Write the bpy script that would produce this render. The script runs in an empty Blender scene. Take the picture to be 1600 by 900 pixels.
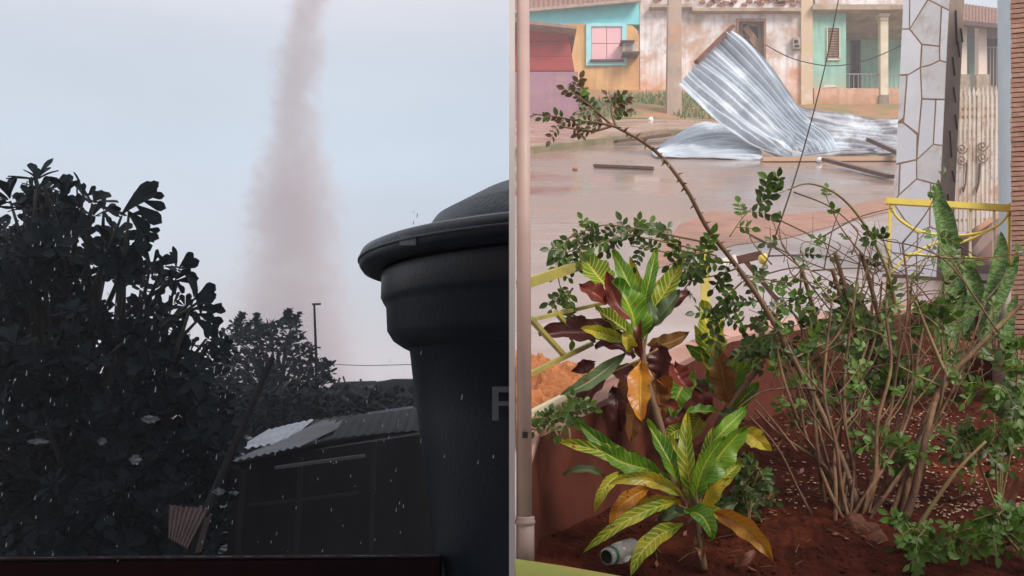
import bpy, math, random
from mathutils import Vector, Matrix, noise
random.seed(7)
R = random.Random(11)
sc = bpy.context.scene
# ------------------------------------------------------------------ camera
F = 1500.0; HR = 590.0; CZ = 3.0
def P(px, py, Y):
    return Vector(((px-800.0)*Y/F, Y, CZ+(HR-py)*Y/F))
cam = bpy.data.cameras.new('camera'); co = bpy.data.objects.new('camera', cam); sc.collection.objects.link(co)
co.location = (0, 0, CZ); co.rotation_euler = (math.pi/2, 0, 0)
cam.sensor_width = 36; cam.lens = F/1600*36; cam.shift_y = (HR-450)/1600
cam.clip_start = 0.05; cam.clip_end = 6000
sc.camera = co
# ------------------------------------------------------------------ light
SUN_EL, SUN_AZ = math.radians(42), math.radians(132)   # azimuth clockwise from +Y: behind the camera, a little to the right
sd = Vector((math.sin(SUN_AZ)*math.cos(SUN_EL), math.cos(SUN_AZ)*math.cos(SUN_EL), math.sin(SUN_EL)))
sun = bpy.data.lights.new('sun', 'SUN'); sun.energy = 3.0; sun.angle = math.radians(24); sun.color = (1, .90, .79)
so = bpy.data.objects.new('sun', sun); sc.collection.objects.link(so)
so.rotation_euler = (-sd).to_track_quat('-Z', 'Y').to_euler()
w = bpy.data.worlds.new('World'); sc.world = w; w.use_nodes = True
nt = w.node_tree; nt.nodes.clear()
def N(nt, t, **k):
    n = nt.nodes.new(t)
    for a, b in k.items(): setattr(n, a, b)
    return n
out = N(nt, 'ShaderNodeOutputWorld'); bg = N(nt, 'ShaderNodeBackground'); bg.inputs[1].default_value = 0.1
sky = N(nt, 'ShaderNodeTexSky', sky_type='NISHITA'); sky.sun_disc = False; sky.sun_elevation = SUN_EL; sky.sun_rotation = SUN_AZ
tc = N(nt, 'ShaderNodeTexCoord'); sep = N(nt, 'ShaderNodeSeparateXYZ'); nt.links.new(tc.outputs['Generated'], sep.inputs[0])
ramp = N(nt, 'ShaderNodeValToRGB')
e = ramp.color_ramp.elements
e[0].position = 0.0; e[0].color = (.050, .051, .056, 1)
e[1].position = 1.0; e[1].color = (.088, .090, .094, 1)
for p, c in ((.10, (.050, .055, .062, 1)), (.22, (.054, .062, .072, 1)), (.31, (.056, .062, .070, 1)), (.36, (.066, .067, .073, 1))):
    x = e.new(p); x.color = c
nt.links.new(sep.outputs[2], ramp.inputs[0])
mp = N(nt, 'ShaderNodeMapping'); mp.inputs['Scale'].default_value = (1.6, 1.6, 5)
nz = N(nt, 'ShaderNodeTexNoise'); nz.inputs['Scale'].default_value = 1.3; nz.inputs['Detail'].default_value = 3
nt.links.new(tc.outputs['Generated'], mp.inputs[0]); nt.links.new(mp.outputs[0], nz.inputs['Vector'])
mr = N(nt, 'ShaderNodeMapRange'); mr.inputs[1].default_value = .3; mr.inputs[2].default_value = .7; mr.inputs[3].default_value = 9.2; mr.inputs[4].default_value = 10.8
nt.links.new(nz.outputs[0], mr.inputs[0])
vm = N(nt, 'ShaderNodeVectorMath', operation='SCALE'); nt.links.new(ramp.outputs[0], vm.inputs[0]); nt.links.new(mr.outputs[0], vm.inputs['Scale'])
vm2 = N(nt, 'ShaderNodeVectorMath', operation='SCALE'); vm2.inputs['Scale'].default_value = 10; nt.links.new(vm.outputs[0], vm2.inputs[0])
mx = N(nt, 'ShaderNodeMix', data_type='RGBA'); mx.inputs[0].default_value = .94
nt.links.new(sky.outputs[0], mx.inputs[6]); nt.links.new(vm2.outputs[0], mx.inputs[7])
nt.links.new(mx.outputs[2], bg.inputs[0]); nt.links.new(bg.outputs[0], out.inputs[0])
sc.view_settings.view_transform = 'Standard'; sc.view_settings.look = 'None'
sc.view_settings.exposure = 0.3; sc.view_settings.gamma = 1
sc.cycles.use_denoising = True
sc.cycles.max_bounces = 6; sc.cycles.transparent_max_bounces = 16; sc.cycles.volume_bounces = 1; sc.cycles.volume_step_rate = .5
# ------------------------------------------------------------------ materials
def lk(nt, a, b): nt.links.new(a, b)
def mat(name, c1, c2=None, rough=.8, scale=6, detail=5, metal=0, bump=0, bscale=None, stretch=(1,1,1), lo=.35, hi=.65, spec=.5, c3=None, s3=2, transl=0):
    m = bpy.data.materials.new(name); m.use_nodes = True; nt = m.node_tree
    b = nt.nodes['Principled BSDF']; b.inputs['Roughness'].default_value = rough; b.inputs['Metallic'].default_value = metal
    b.inputs['Specular IOR Level'].default_value = spec*.8
    b.inputs['Base Color'].default_value = (*c1, 1)
    tc = N(nt, 'ShaderNodeTexCoord'); mp = N(nt, 'ShaderNodeMapping'); mp.inputs['Scale'].default_value = stretch
    lk(nt, tc.outputs['Object'], mp.inputs[0])
    col = None
    if c2:
        nz = N(nt, 'ShaderNodeTexNoise'); nz.inputs['Scale'].default_value = scale; nz.inputs['Detail'].default_value = detail; nz.inputs['Roughness'].default_value = .6
        lk(nt, mp.outputs[0], nz.inputs['Vector'])
        r = N(nt, 'ShaderNodeMapRange'); r.inputs[1].default_value = lo; r.inputs[2].default_value = hi; lk(nt, nz.outputs[0], r.inputs[0])
        mx = N(nt, 'ShaderNodeMix', data_type='RGBA'); mx.inputs[6].default_value = (*c1, 1); mx.inputs[7].default_value = (*c2, 1)
        lk(nt, r.outputs[0], mx.inputs[0]); col = mx.outputs[2]
    if c3:
        nz = N(nt, 'ShaderNodeTexNoise'); nz.inputs['Scale'].default_value = s3; nz.inputs['Detail'].default_value = 6; nz.inputs['Roughness'].default_value = .7
        lk(nt, tc.outputs['Object'], nz.inputs['Vector'])
        r = N(nt, 'ShaderNodeMapRange'); r.inputs[1].default_value = .52; r.inputs[2].default_value = .66; lk(nt, nz.outputs[0], r.inputs[0])
        mx = N(nt, 'ShaderNodeMix', data_type='RGBA'); mx.inputs[6].default_value = (*c1, 1); mx.inputs[7].default_value = (*c3, 1)
        if col: lk(nt, col, mx.inputs[6])
        lk(nt, r.outputs[0], mx.inputs[0]); col = mx.outputs[2]
    if col: lk(nt, col, b.inputs['Base Color'])
    if bump:
        nz = N(nt, 'ShaderNodeTexNoise'); nz.inputs['Scale'].default_value = bscale or scale*3; nz.inputs['Detail'].default_value = 6
        lk(nt, mp.outputs[0], nz.inputs['Vector'])
        bp = N(nt, 'ShaderNodeBump'); bp.inputs['Strength'].default_value = bump; bp.inputs['Distance'].default_value = .03
        lk(nt, nz.outputs[0], bp.inputs['Height']); lk(nt, bp.outputs[0], b.inputs['Normal'])
    if transl:
        tr = N(nt, 'ShaderNodeBsdfTranslucent'); ms = N(nt, 'ShaderNodeMixShader'); ms.inputs[0].default_value = transl
        tr.inputs[0].default_value = (*c1, 1)
        if col: lk(nt, col, tr.inputs[0])
        o = nt.nodes['Material Output']; lk(nt, b.outputs[0], ms.inputs[1]); lk(nt, tr.outputs[0], ms.inputs[2]); lk(nt, ms.outputs[0], o.inputs[0])
    return m
def leafmat(name, blade, vein, edge, veinw=.5, freq=11, transl=.25, rough=.38):
    """croton leaf: UV x along, y across; yellow midrib and side veins"""
    m = bpy.data.materials.new(name); m.use_nodes = True; nt = m.node_tree; b = nt.nodes['Principled BSDF']; b.inputs['Roughness'].default_value = rough
    uv = N(nt, 'ShaderNodeUVMap'); s = N(nt, 'ShaderNodeSeparateXYZ'); lk(nt, uv.outputs[0], s.inputs[0])
    def M(op, a, b_=None, c=None):
        n = N(nt, 'ShaderNodeMath', operation=op)
        for i, v in enumerate((a, b_, c)):
            if v is None: continue
            if isinstance(v, (int, float)): n.inputs[i].default_value = v
            else: lk(nt, v, n.inputs[i])
        return n.outputs[0]
    av = M('ABSOLUTE', M('SUBTRACT', s.outputs[1], .5))
    ph = M('SUBTRACT', M('MULTIPLY', s.outputs[0], freq), M('MULTIPLY', av, 3.2))
    tcn = N(nt, 'ShaderNodeTexCoord')
    nz = N(nt, 'ShaderNodeTexNoise'); nz.inputs['Scale'].default_value = 22; lk(nt, tcn.outputs['Object'], nz.inputs['Vector'])
    ph = M('ADD', ph, M('MULTIPLY', nz.outputs[0], .5))
    fr = M('ABSOLUTE', M('SUBTRACT', M('FRACT', ph), .5))
    side = M('SMOOTH_MIN', 1.0, M('MULTIPLY', M('MAXIMUM', M('SUBTRACT', .17*veinw+.03, fr), 0), 10), .1)
    mid = M('MULTIPLY', M('MAXIMUM', M('SUBTRACT', .045, av), 0), 40)
    v = M('MINIMUM', M('MAXIMUM', side, mid), 1)
    nz2 = N(nt, 'ShaderNodeTexNoise'); nz2.inputs['Scale'].default_value = 9; nz2.inputs['Detail'].default_value = 4; lk(nt, tcn.outputs['Object'], nz2.inputs['Vector'])
    r = N(nt, 'ShaderNodeMapRange'); r.inputs[1].default_value = .42; r.inputs[2].default_value = .62; lk(nt, nz2.outputs[0], r.inputs[0])
    mx = N(nt, 'ShaderNodeMix', data_type='RGBA'); mx.inputs[6].default_value = (*blade, 1); mx.inputs[7].default_value = (*edge, 1); lk(nt, r.outputs[0], mx.inputs[0])
    m2 = N(nt, 'ShaderNodeMix', data_type='RGBA'); lk(nt, mx.outputs[2], m2.inputs[6]); m2.inputs[7].default_value = (*vein, 1); lk(nt, v, m2.inputs[0])
    nz4 = N(nt, 'ShaderNodeTexNoise'); nz4.inputs['Scale'].default_value = 55; nz4.inputs['Detail'].default_value = 2; lk(nt, tcn.outputs['Object'], nz4.inputs['Vector'])
    r4 = N(nt, 'ShaderNodeMapRange'); r4.inputs[1].default_value = .66; r4.inputs[2].default_value = .72; r4.inputs[4].default_value = .8; lk(nt, nz4.outputs[0], r4.inputs[0])
    m3 = N(nt, 'ShaderNodeMix', data_type='RGBA'); lk(nt, r4.outputs[0], m3.inputs[0]); lk(nt, m2.outputs[2], m3.inputs[6]); m3.inputs[7].default_value = (.13,.05,.02,1); m2 = m3
    lk(nt, m2.outputs[2], b.inputs['Base Color'])
    bp = N(nt, 'ShaderNodeBump'); bp.inputs['Strength'].default_value = .5; bp.inputs['Distance'].default_value = .003; lk(nt, M('SUBTRACT', 1, v), bp.inputs['Height']); lk(nt, bp.outputs[0], b.inputs['Normal'])
    tr = N(nt, 'ShaderNodeBsdfTranslucent'); ms = N(nt, 'ShaderNodeMixShader'); ms.inputs[0].default_value = transl; lk(nt, m2.outputs[2], tr.inputs[0])
    o = nt.nodes['Material Output']; lk(nt, b.outputs[0], ms.inputs[1]); lk(nt, tr.outputs[0], ms.inputs[2]); lk(nt, ms.outputs[0], o.inputs[0])
    return m
# ------------------------------------------------------------------ mesh helpers
def link(o, parent=None):
    sc.collection.objects.link(o)
    if parent: o.parent = parent
    return o
def tag(o, label=None, cat=None, group=None, kind=None):
    if label: o['label'] = label
    if cat: o['category'] = cat
    if group: o['group'] = group
    if kind: o['kind'] = kind
    return o
def empty(name, loc, label, cat, group=None):
    o = bpy.data.objects.new(name, None); o.location = loc; o.empty_display_size = .2; link(o)
    return tag(o, label, cat, group)
def wloc(o):
    v = Vector((0,0,0))
    while o: v += o.location; o = o.parent
    return v
class MB:
    def __init__(s): s.v = []; s.f = []; s.uv = {}
    def vert(s, p): s.v.append(Vector(p)); return len(s.v)-1
    def quad(s, *ps):
        i = [s.vert(p) for p in ps]; s.f.append(i)
    def prism(s, poly, d):
        """poly: list of points; d: extrusion vector"""
        d = Vector(d); n = len(poly); a = [s.vert(p) for p in poly]; b = [s.vert(Vector(p)+d) for p in poly]
        s.f.append(a); s.f.append(b[::-1])
        for i in range(n): j = (i+1) % n; s.f.append([a[j], a[i], b[i], b[j]])
        return s
    def box(s, x0, x1, y0, y1, z0, z1):
        return s.prism([(x0,y0,z0),(x1,y0,z0),(x1,y0,z1),(x0,y0,z1)], (0,y1-y0,0))
    def pbox(s, px0, py0, px1, py1, Y, depth):
        a = P(px0, py0, Y); b = P(px1, py1, Y)
        return s.box(min(a.x,b.x), max(a.x,b.x), Y, Y+depth, min(a.z,b.z), max(a.z,b.z))
    def bar(s, a, b, w, h=None, up=(0,0,1)):
        a = Vector(a); b = Vector(b); d = (b-a).normalized(); up = Vector(up)
        if abs(d.dot(up)) > .95: up = Vector((0,1,0))
        sx = d.cross(up).normalized(); sz = sx.cross(d).normalized(); h = h or w
        c = [a+sx*w/2*i+sz*h/2*j for i, j in ((-1,-1),(1,-1),(1,1),(-1,1))]
        return s.prism(c, b-a)
    def tube(s, pts, r, n=6, cap=True):
        pts = [Vector(p) for p in pts]
        if not isinstance(r, (list, tuple)): r = [r]*len(pts)
        if len(r) != len(pts): r = [r[0]+(r[-1]-r[0])*i/(len(pts)-1) for i in range(len(pts))]
        rings = []; prev = None
        for i, p in enumerate(pts):
            d = (pts[min(i+1, len(pts)-1)]-pts[max(i-1, 0)])
            if d.length < 1e-9: d = Vector((0,0,1))
            d.normalize()
            if prev is None: prev = d.orthogonal().normalized()
            prev = (prev-d*prev.dot(d))
            if prev.length < 1e-6: prev = d.orthogonal()
            prev.normalize(); q = d.cross(prev)
            rings.append([s.vert(p+(prev*math.cos(2*math.pi*k/n)+q*math.sin(2*math.pi*k/n))*r[i]) for k in range(n)])
        for a, b in zip(rings, rings[1:]):
            for k in range(n): s.f.append([a[k], a[(k+1)%n], b[(k+1)%n], b[k]])
        if cap: s.f.append(rings[0][::-1]); s.f.append(rings[-1])
        return s
    def grid(s, nu, nv, fn, uv=True):
        base = len(s.v)
        for i in range(nu+1):
            for j in range(nv+1): s.v.append(Vector(fn(i/nu, j/nv)))
        for i in range(nu):
            for j in range(nv):
                a = base+i*(nv+1)+j; s.f.append([a, a+nv+1, a+nv+2, a+1])
                s.uv[len(s.f)-1] = [(i/nu,j/nv),((i+1)/nu,j/nv),((i+1)/nu,(j+1)/nv),(i/nu,(j+1)/nv)]
        return s
    def lathe(s, prof, c, n=48, a0=0, a1=2*math.pi):
        full = abs(a1-a0-2*math.pi) < 1e-6; cnt = n if full else n+1
        rings = []
        for (r, z) in prof:
            rings.append([s.vert((c[0]+r*math.cos(a0+(a1-a0)*k/n), c[1]+r*math.sin(a0+(a1-a0)*k/n), c[2]+z)) for k in range(cnt)])
        for a, b in zip(rings, rings[1:]):
            for k in range(n): k2 = (k+1) % cnt; s.f.append([a[k], a[k2], b[k2], b[k]])
        return s
    def blob(s, c, rx, ry, rz, n=10, m=7, amp=.15, seed=0):
        c = Vector(c)
        def fn(u, v):
            th = 2*math.pi*u; ph = math.pi*v
            d = Vector((math.cos(th)*math.sin(ph), math.sin(th)*math.sin(ph), math.cos(ph)))
            k = 1+amp*noise.noise(d*1.7+Vector((seed,seed*.7,0)))*2
            return c+Vector((d.x*rx*k, d.y*ry*k, d.z*rz*k))
        return s.grid(n, m, fn)
    def build(s, name, m, parent=None, smooth=False, mats=None):
        o0 = wloc(parent) if parent else Vector((0,0,0))
        me = bpy.data.meshes.new(name); me.from_pydata([tuple(v-o0) for v in s.v], [], s.f)
        if s.uv:
            ul = me.uv_layers.new(name='UVMap')
            for p in me.polygons:
                uvs = s.uv.get(p.index)
                if uvs:
                    for li, t in zip(p.loop_indices, uvs): ul.data[li].uv = t
        me.materials.append(m)
        if smooth: me.polygons.foreach_set('use_smooth', [True]*len(me.polygons))
        me.update()
        return link(bpy.data.objects.new(name, me), parent)
def fixn(o):
    import bmesh
    bm = bmesh.new(); bm.from_mesh(o.data); bmesh.ops.recalc_face_normals(bm, faces=bm.faces); bm.to_mesh(o.data); bm.free(); return o
def catmull(pts, n=6):
    pts = [Vector(p) for p in pts]; out = []
    for i in range(len(pts)-1):
        p0 = pts[max(i-1,0)]; p1 = pts[i]; p2 = pts[i+1]; p3 = pts[min(i+2,len(pts)-1)]
        for k in range(n):
            t = k/n
            out.append(.5*((2*p1)+(-p0+p2)*t+(2*p0-5*p1+4*p2-p3)*t*t+(-p0+3*p1-3*p2+p3)*t**3))
    out.append(pts[-1]); return out
# street plane on the right climbs away from the camera
SL = (HR-90)/F
def G(px, py, dz=0):  Y = F*(1.9-dz)/(py-90); return P(px, py, Y)
def S(px, py, dz=0):  Y = F*(1.3-dz)/(py-90); return P(px, py, Y)
def zst(Y): return CZ-1.9+SL*Y
def zsoil(Y): return CZ-1.3+SL*Y

# ================================================================== SETTING
M_earth = mat('red earth', (.22,.10,.06), (.12,.06,.035), .9, 1.2, bump=.4)
M_wall = mat('white painted board', (.9,.9,.9), (.86,.86,.86), .6, 3)
def zg(x, y):
    if x < 0: return 0.0
    if y < 36: return zst(max(y, -2))-.04
    if y < 44: return zst(36)-.04
    return max(0.0, (zst(36)-.04)*(1-(y-44)/40))
xs = [-1500,-600,-200,-80,-30,-10,-3,-.003,.003,2,4,8,15,30,60,90,200,600,1500]
ys = [-1500,-300,-40,-2,2,6,12,20,28,36,44,54,64,74,84,120,300,700,1500]
g = MB(); idx = {}
for i, x in enumerate(xs):
    for j, y in enumerate(ys):
        z = zg(x, y)
        if x > 60: z *= max(0, 1-(x-60)/140)
        idx[i,j] = g.vert((x,y,z))
for i in range(len(xs)-1):
    for j in range(len(ys)-1): g.f.append([idx[i,j], idx[i+1,j], idx[i+1,j+1], idx[i,j+1]])
g.build('ground', M_earth)['kind'] = 'structure'
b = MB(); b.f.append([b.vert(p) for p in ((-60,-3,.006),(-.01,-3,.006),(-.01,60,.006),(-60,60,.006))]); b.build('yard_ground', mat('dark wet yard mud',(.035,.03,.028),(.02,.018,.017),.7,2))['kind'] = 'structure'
# white divider added between yard and garden, made tall to shade the yard
pw = MB(); HT = .0058
pw.prism([(-HT,1.9,-.3),(-HT,36,-.3),(-HT,36,zst(36)+4.5),(-HT,1.9,zst(1.9)+6.5)], (2*HT,0,0))
tag(fixn(pw.build('added_divider', M_wall)), 'added thin tall white divider seen edge on between the dark yard and the street garden', 'wall')

# wet street
def wet(name, c1, c2, r1, r2, scale, bump=.25, stretch=(1,1,1)):
    m = mat(name, c1, c2, r1, scale, stretch=stretch, bump=bump, bscale=scale*5)
    nt = m.node_tree; b = nt.nodes['Principled BSDF']
    tc = N(nt, 'ShaderNodeTexCoord'); mp = N(nt,'ShaderNodeMapping'); mp.inputs['Scale'].default_value = (1,2.2,1); lk(nt, tc.outputs['Object'], mp.inputs[0])
    nz = N(nt, 'ShaderNodeTexNoise'); nz.inputs['Scale'].default_value = scale*.7; nz.inputs['Detail'].default_value = 6
    lk(nt, mp.outputs[0], nz.inputs['Vector'])
    r = N(nt, 'ShaderNodeMapRange'); r.inputs[1].default_value = .4; r.inputs[2].default_value = .6; r.inputs[3].default_value = r1; r.inputs[4].default_value = r2
    lk(nt, nz.outputs[0], r.inputs[0]); lk(nt, r.outputs[0], b.inputs['Roughness'])
    return m
M_street = wet('wet asphalt with red mud film', (.215,.16,.14), (.26,.17,.135), .05, .34, .5, .14, (1,2.5,1))
M_pave = wet('wet pink concrete', (.38,.25,.21), (.26,.15,.11), .15, .5, .9, .14)
M_mud = mat('red mud', (.34,.16,.10), (.24,.11,.07), .45, 3, bump=.5)
M_apron = wet('wet pale concrete', (.33,.27,.265), (.27,.20,.18), .10, .42, .8, .1, (1,2,1))
def sheet(name, ptsl, dz, m, kind='structure'):
    b = MB(); b.f.append([b.vert(G(x, y, dz)) for x, y in ptsl]); o = fixn(b.build(name, m)); o['kind'] = kind
    if o.data.polygons[0].normal.z < 0: o.data.flip_normals()
    return o
sheet('street', [(802,236),(1040,206),(1700,206),(1900,560),(802,1300)], 0.0, M_street)
sheet('mud_strip', [(1010,424),(1060,352),(1110,330),(1200,338),(1300,328),(1420,300),(1800,262),(1800,300),(1440,318),(1330,345),(1230,372),(1150,382),(1090,400)], .004, M_mud)
sheet('near_pavement', [(802,520),(960,470),(1060,414),(1110,392),(1240,376),(1330,349),(1440,322),(1800,304),(1900,1200),(802,1200)], .008, M_apron)
# far pavement: raised 0.12 with a kerb
b = MB()
top = [G(802,231,.12), G(1040,201,.12), G(1700,201,.12), G(1700,183,.12), G(1050,184,.12), G(802,184,.12)]
b.prism(top, (0,0,-.2)); o = fixn(b.build('far_pavement', M_pave)); o['kind'] = 'structure'
b = MB(); b.prism([G(802,233.5,.13), G(1041,203.5,.13), G(1700,203.5,.13), G(1700,201,.13), G(1040,201,.13), G(802,231,.13)], (0,0,-.2))
o = fixn(b.build('kerb', mat('mossy kerb', (.25,.19,.12), (.12,.11,.05), .8, 2))); o['kind'] = 'structure'
# verge bank (mud and grass) up to the facades
M_verge = mat('muddy verge', (.36,.17,.09), (.20,.17,.06), .85, 1.2, lo=.42, hi=.56)
b = MB()
def verge(u, v):
    px = 802+(1700-802)*u
    y0 = 27.9; y1 = 33.2
    Y = y0+(y1-y0)*v; top = .8 if px < 1240 else .3
    rise = .12+(top-.12)*(v*v*(3-2*v))
    X = (px-800)*30.5/F
    return Vector((X, Y, zst(Y)+rise+.05*noise.noise(Vector((X,Y,0)))))
b.grid(60, 8, verge); o = b.build('verge', M_verge, smooth=True); o['kind'] = 'structure'
M_grass = mat('wet grass', (.10,.17,.04), (.20,.22,.08), .6, 2)
b = MB()
for k in range(4500):
    u = R.uniform(.06, .50); v = R.betavariate(2,2)*.8
    p = verge(u, v)
    if noise.noise(Vector((p.x*.6, p.y*.6, 3))) < -.15: continue
    h = R.uniform(.06,.2); a = R.uniform(0,6.28); d = Vector((math.cos(a), math.sin(a), 0))*.03
    lean = Vector((R.uniform(-.06,.06), R.uniform(-.06,.06), h))
    i = [b.vert(p-d), b.vert(p+d), b.vert(p+lean)]; b.f.append(i)
for k in range(1400):
    px = R.uniform(810,1000); p = G(px, 231-(px-802)*.126+R.uniform(-1,6), 0); h = R.uniform(.03,.1)
    d = Vector((R.uniform(-.03,.03), R.uniform(-.03,.03), 0)); i = [b.vert(p-d), b.vert(p+d), b.vert(p+Vector((0,0,h)))]; b.f.append(i)
tag(b.build('grass', M_grass), 'patchy wet grass on the verge below the far houses', 'grass', kind='stuff')

# ================================================================== FAR HOUSES
def plaster(name, top, mid, low, z0, h1, h2, scale=1.2):
    """plaster with weather patches; mud splash stains up from z0 (world height)"""
    m = bpy.data.materials.new(name); m.use_nodes = True; nt = m.node_tree; b = nt.nodes['Principled BSDF']; b.inputs['Roughness'].default_value = .85
    ge = N(nt, 'ShaderNodeNewGeometry'); s = N(nt, 'ShaderNodeSeparateXYZ'); lk(nt, ge.outputs['Position'], s.inputs[0])
    nz = N(nt, 'ShaderNodeTexNoise'); nz.inputs['Scale'].default_value = scale; nz.inputs['Detail'].default_value = 8; nz.inputs['Roughness'].default_value = .65; lk(nt, ge.outputs['Position'], nz.inputs['Vector'])
    r = N(nt, 'ShaderNodeMapRange'); r.inputs[1].default_value = .44; r.inputs[2].default_value = .60; lk(nt, nz.outputs[0], r.inputs[0])
    mp = N(nt, 'ShaderNodeMapping'); mp.inputs['Scale'].default_value = (4,4,.5); lk(nt, ge.outputs['Position'], mp.inputs[0])
    nz3 = N(nt, 'ShaderNodeTexNoise'); nz3.inputs['Scale'].default_value = 1.6; nz3.inputs['Detail'].default_value = 5; lk(nt, mp.outputs[0], nz3.inputs['Vector'])
    r3 = N(nt, 'ShaderNodeMapRange'); r3.inputs[1].default_value = .45; r3.inputs[2].default_value = .75; r3.inputs[4].default_value = .55; lk(nt, nz3.outputs[0], r3.inputs[0])
    mx = N(nt, 'ShaderNodeMix', data_type='RGBA'); mx.inputs[6].default_value = (*top,1); mx.inputs[7].default_value = (*mid,1); lk(nt, r.outputs[0], mx.inputs[0])
    mx3 = N(nt, 'ShaderNodeMix', data_type='RGBA'); lk(nt, mx.outputs[2], mx3.inputs[6]); mx3.inputs[7].default_value = (mid[0]*.6,mid[1]*.6,mid[2]*.62,1); lk(nt, r3.outputs[0], mx3.inputs[0])
    hh = N(nt, 'ShaderNodeMapRange'); hh.inputs[1].default_value = z0+h1; hh.inputs[2].default_value = z0+h2; hh.inputs[3].default_value = 1; hh.inputs[4].default_value = 0; lk(nt, s.outputs[2], hh.inputs[0])
    ad = N(nt, 'ShaderNodeMath', operation='ADD'); lk(nt, hh.outputs[0], ad.inputs[0])
    sb = N(nt, 'ShaderNodeMapRange'); sb.inputs[1].default_value = .3; sb.inputs[2].default_value = .7; sb.inputs[3].default_value = -.75; sb.inputs[4].default_value = .45; lk(nt, nz.outputs[0], sb.inputs[0]); lk(nt, sb.outputs[0], ad.inputs[1]); ad.use_clamp = True
    m2 = N(nt, 'ShaderNodeMix', data_type='RGBA'); lk(nt, ad.outputs[0], m2.inputs[0]); lk(nt, mx3.outputs[2], m2.inputs[6]); m2.inputs[7].default_value = (*low,1)
    lk(nt, m2.outputs[2], b.inputs['Base Color'])
    bp = N(nt, 'ShaderNodeBump'); bp.inputs['Strength'].default_value = .5; bp.inputs['Distance'].default_value = .05; lk(nt, nz.outputs[0], bp.inputs['Height']); lk(nt, bp.outputs[0], b.inputs['Normal'])
    return m
YF = 33.0; ZB = zst(YF)
M_turq = mat('turquoise paint', (.24,.74,.80), (.20,.66,.72), .7, 2)
M_turqtrim = mat('turquoise trim', (.36,.74,.80), (.30,.66,.72), .6, 3)
M_orange = plaster('ochre plaster', (.72,.44,.19), (.64,.37,.15), (.50,.21,.08), ZB, .3, 1.2, .8)
M_white = plaster('peeling white plaster', (.84,.82,.84), (.52,.40,.34), (.64,.27,.10), ZB, .9, 2.4, .9)
M_green = plaster('green plaster', (.33,.60,.49), (.26,.50,.42), (.42,.44,.33), ZB, .6, 1.4, .9)
M_tiles = mat('old clay tiles', (.28,.13,.09), (.16,.09,.07), .8, 3)
M_wood = mat('weathered wood', (.34,.20,.11), (.18,.10,.06), .7, 8, stretch=(1,1,.2))
M_darkwood = mat('wet dark timber', (.12,.055,.04), (.06,.03,.025), .4, 8)
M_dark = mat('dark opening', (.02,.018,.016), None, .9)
M_pink = mat('pink shutter paint', (.82,.50,.54), (.74,.44,.48), .6, 2)
M_grey = mat('grey metal', (.30,.30,.31), (.18,.17,.17), .5, 12)
M_cream = mat('cream column paint', (.74,.68,.52), (.60,.52,.38), .7, 2)
M_red = mat('faded red boards', (.36,.045,.04), (.26,.04,.04), .7, 1.2, stretch=(1,1,3))
M_mauve = mat('mauve plaster', (.33,.185,.25), (.27,.15,.20), .8, 1.5, c3=(.40,.24,.22), s3=1)
M_ledge = mat('stained cornice', (.50,.40,.30), (.28,.20,.14), .8, 2, stretch=(1,1,2))
M_brick = mat('exposed brick', (.45,.20,.11), (.30,.14,.09), .9, 4)
# --- kiosk house, red boards over a mauve base (nearest, far left)
YK = 27.6; h = empty('kiosk_house', (.8, YK, zst(YK)), 'low red boarded kiosk with a mauve base at the left end of the far houses', 'building')
b = MB(); a = P(802,112,YK); b.prism([P(802,196,YK),P(903,196,YK),P(903,112,YK),P(802,112,YK)], (0,3,0)); fixn(b.build('base_wall', M_mauve, h))
b = MB()
for k in range(3):
    r0 = 42+k*23; r1 = r0+22.4
    xa = 886+(r0-42)*.17; xb = 886+(r1-42)*.17
    q = MB(); q.prism([P(802,r1,YK+.12),P(xb,r1,YK+.12),P(xa,r0,YK+.12),P(802,r0,YK+.12)], (0,2.6,0)); fixn(q.build('wall_panel', M_red, h))
b.prism([P(802,28,YK-.4),P(901,41,YK-.4),P(901,45,YK-.4),P(802,35,YK-.4)], (0,3.6,0)); fixn(b.build('roof', mat('rusty sheet', (.20,.14,.12),(.34,.22,.17),.6,4), h))
# --- turquoise and ochre house
h = empty('turquoise_house', (3, YF, ZB), 'turquoise and ochre house with a pink shuttered window and air conditioner', 'building')
b = MB(); b.prism([P(802,205,YF),P(884,205,YF),P(884,38,YF),P(1000,38,YF),P(1000,1,YF),P(802,19,YF)], (0,5,0)); fixn(b.build('upper_wall', M_turq, h))
b = MB(); pts = [P(884,205,YF-.05),P(999,205,YF-.05),P(999,60,YF-.05)]
for k in range(7):
    t = k/6*math.pi/2; pts.append(P(982+17*math.cos(t), 60-21*math.sin(t), YF-.05))
pts += [P(884,37,YF-.05)]
b.prism(pts, (0,.3,0)); fixn(b.build('lower_wall', M_orange, h))
w0 = MB(); 
for (x0,y0,x1,y1) in ((916,37,924,102),(972,37,979,102),(924,95,972,102),(924,36,972,41)): w0.pbox(x0,y0,x1,y1,YF-.13,.12)
wf = fixn(w0.build('window', M_turqtrim, h))
for i in range(2):
    for j in range(2):
        q = MB(); q.pbox(924.5+i*24, 41.5+j*27, 947.4+i*24, 67.4+j*27, YF-.09, .03); fixn(q.build('shutter_panel', M_pink, wf))
q = MB(); q.pbox(922,92.5,975,96,YF-.2,.1); fixn(q.build('window_sill', M_darkwood, wf))
b = MB(); b.pbox(974,66,997,80,YF-.45,.4); ac = fixn(b.build('air_conditioner', mat('ac casing',(.62,.50,.40),(.45,.33,.26),.6,8), h))
b = MB(); b.pbox(970,62.5,992,64.5,YF-.6,.6); fixn(b.build('rain_shield', M_darkwood, ac)); b = MB(); b.pbox(973,80.5,999,83,YF-.6,.6); fixn(b.build('bracket', M_darkwood, ac))
b = MB(); b.pbox(977,69,989,78,YF-.47,.04); fixn(b.build('grille', M_grey, ac))
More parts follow.
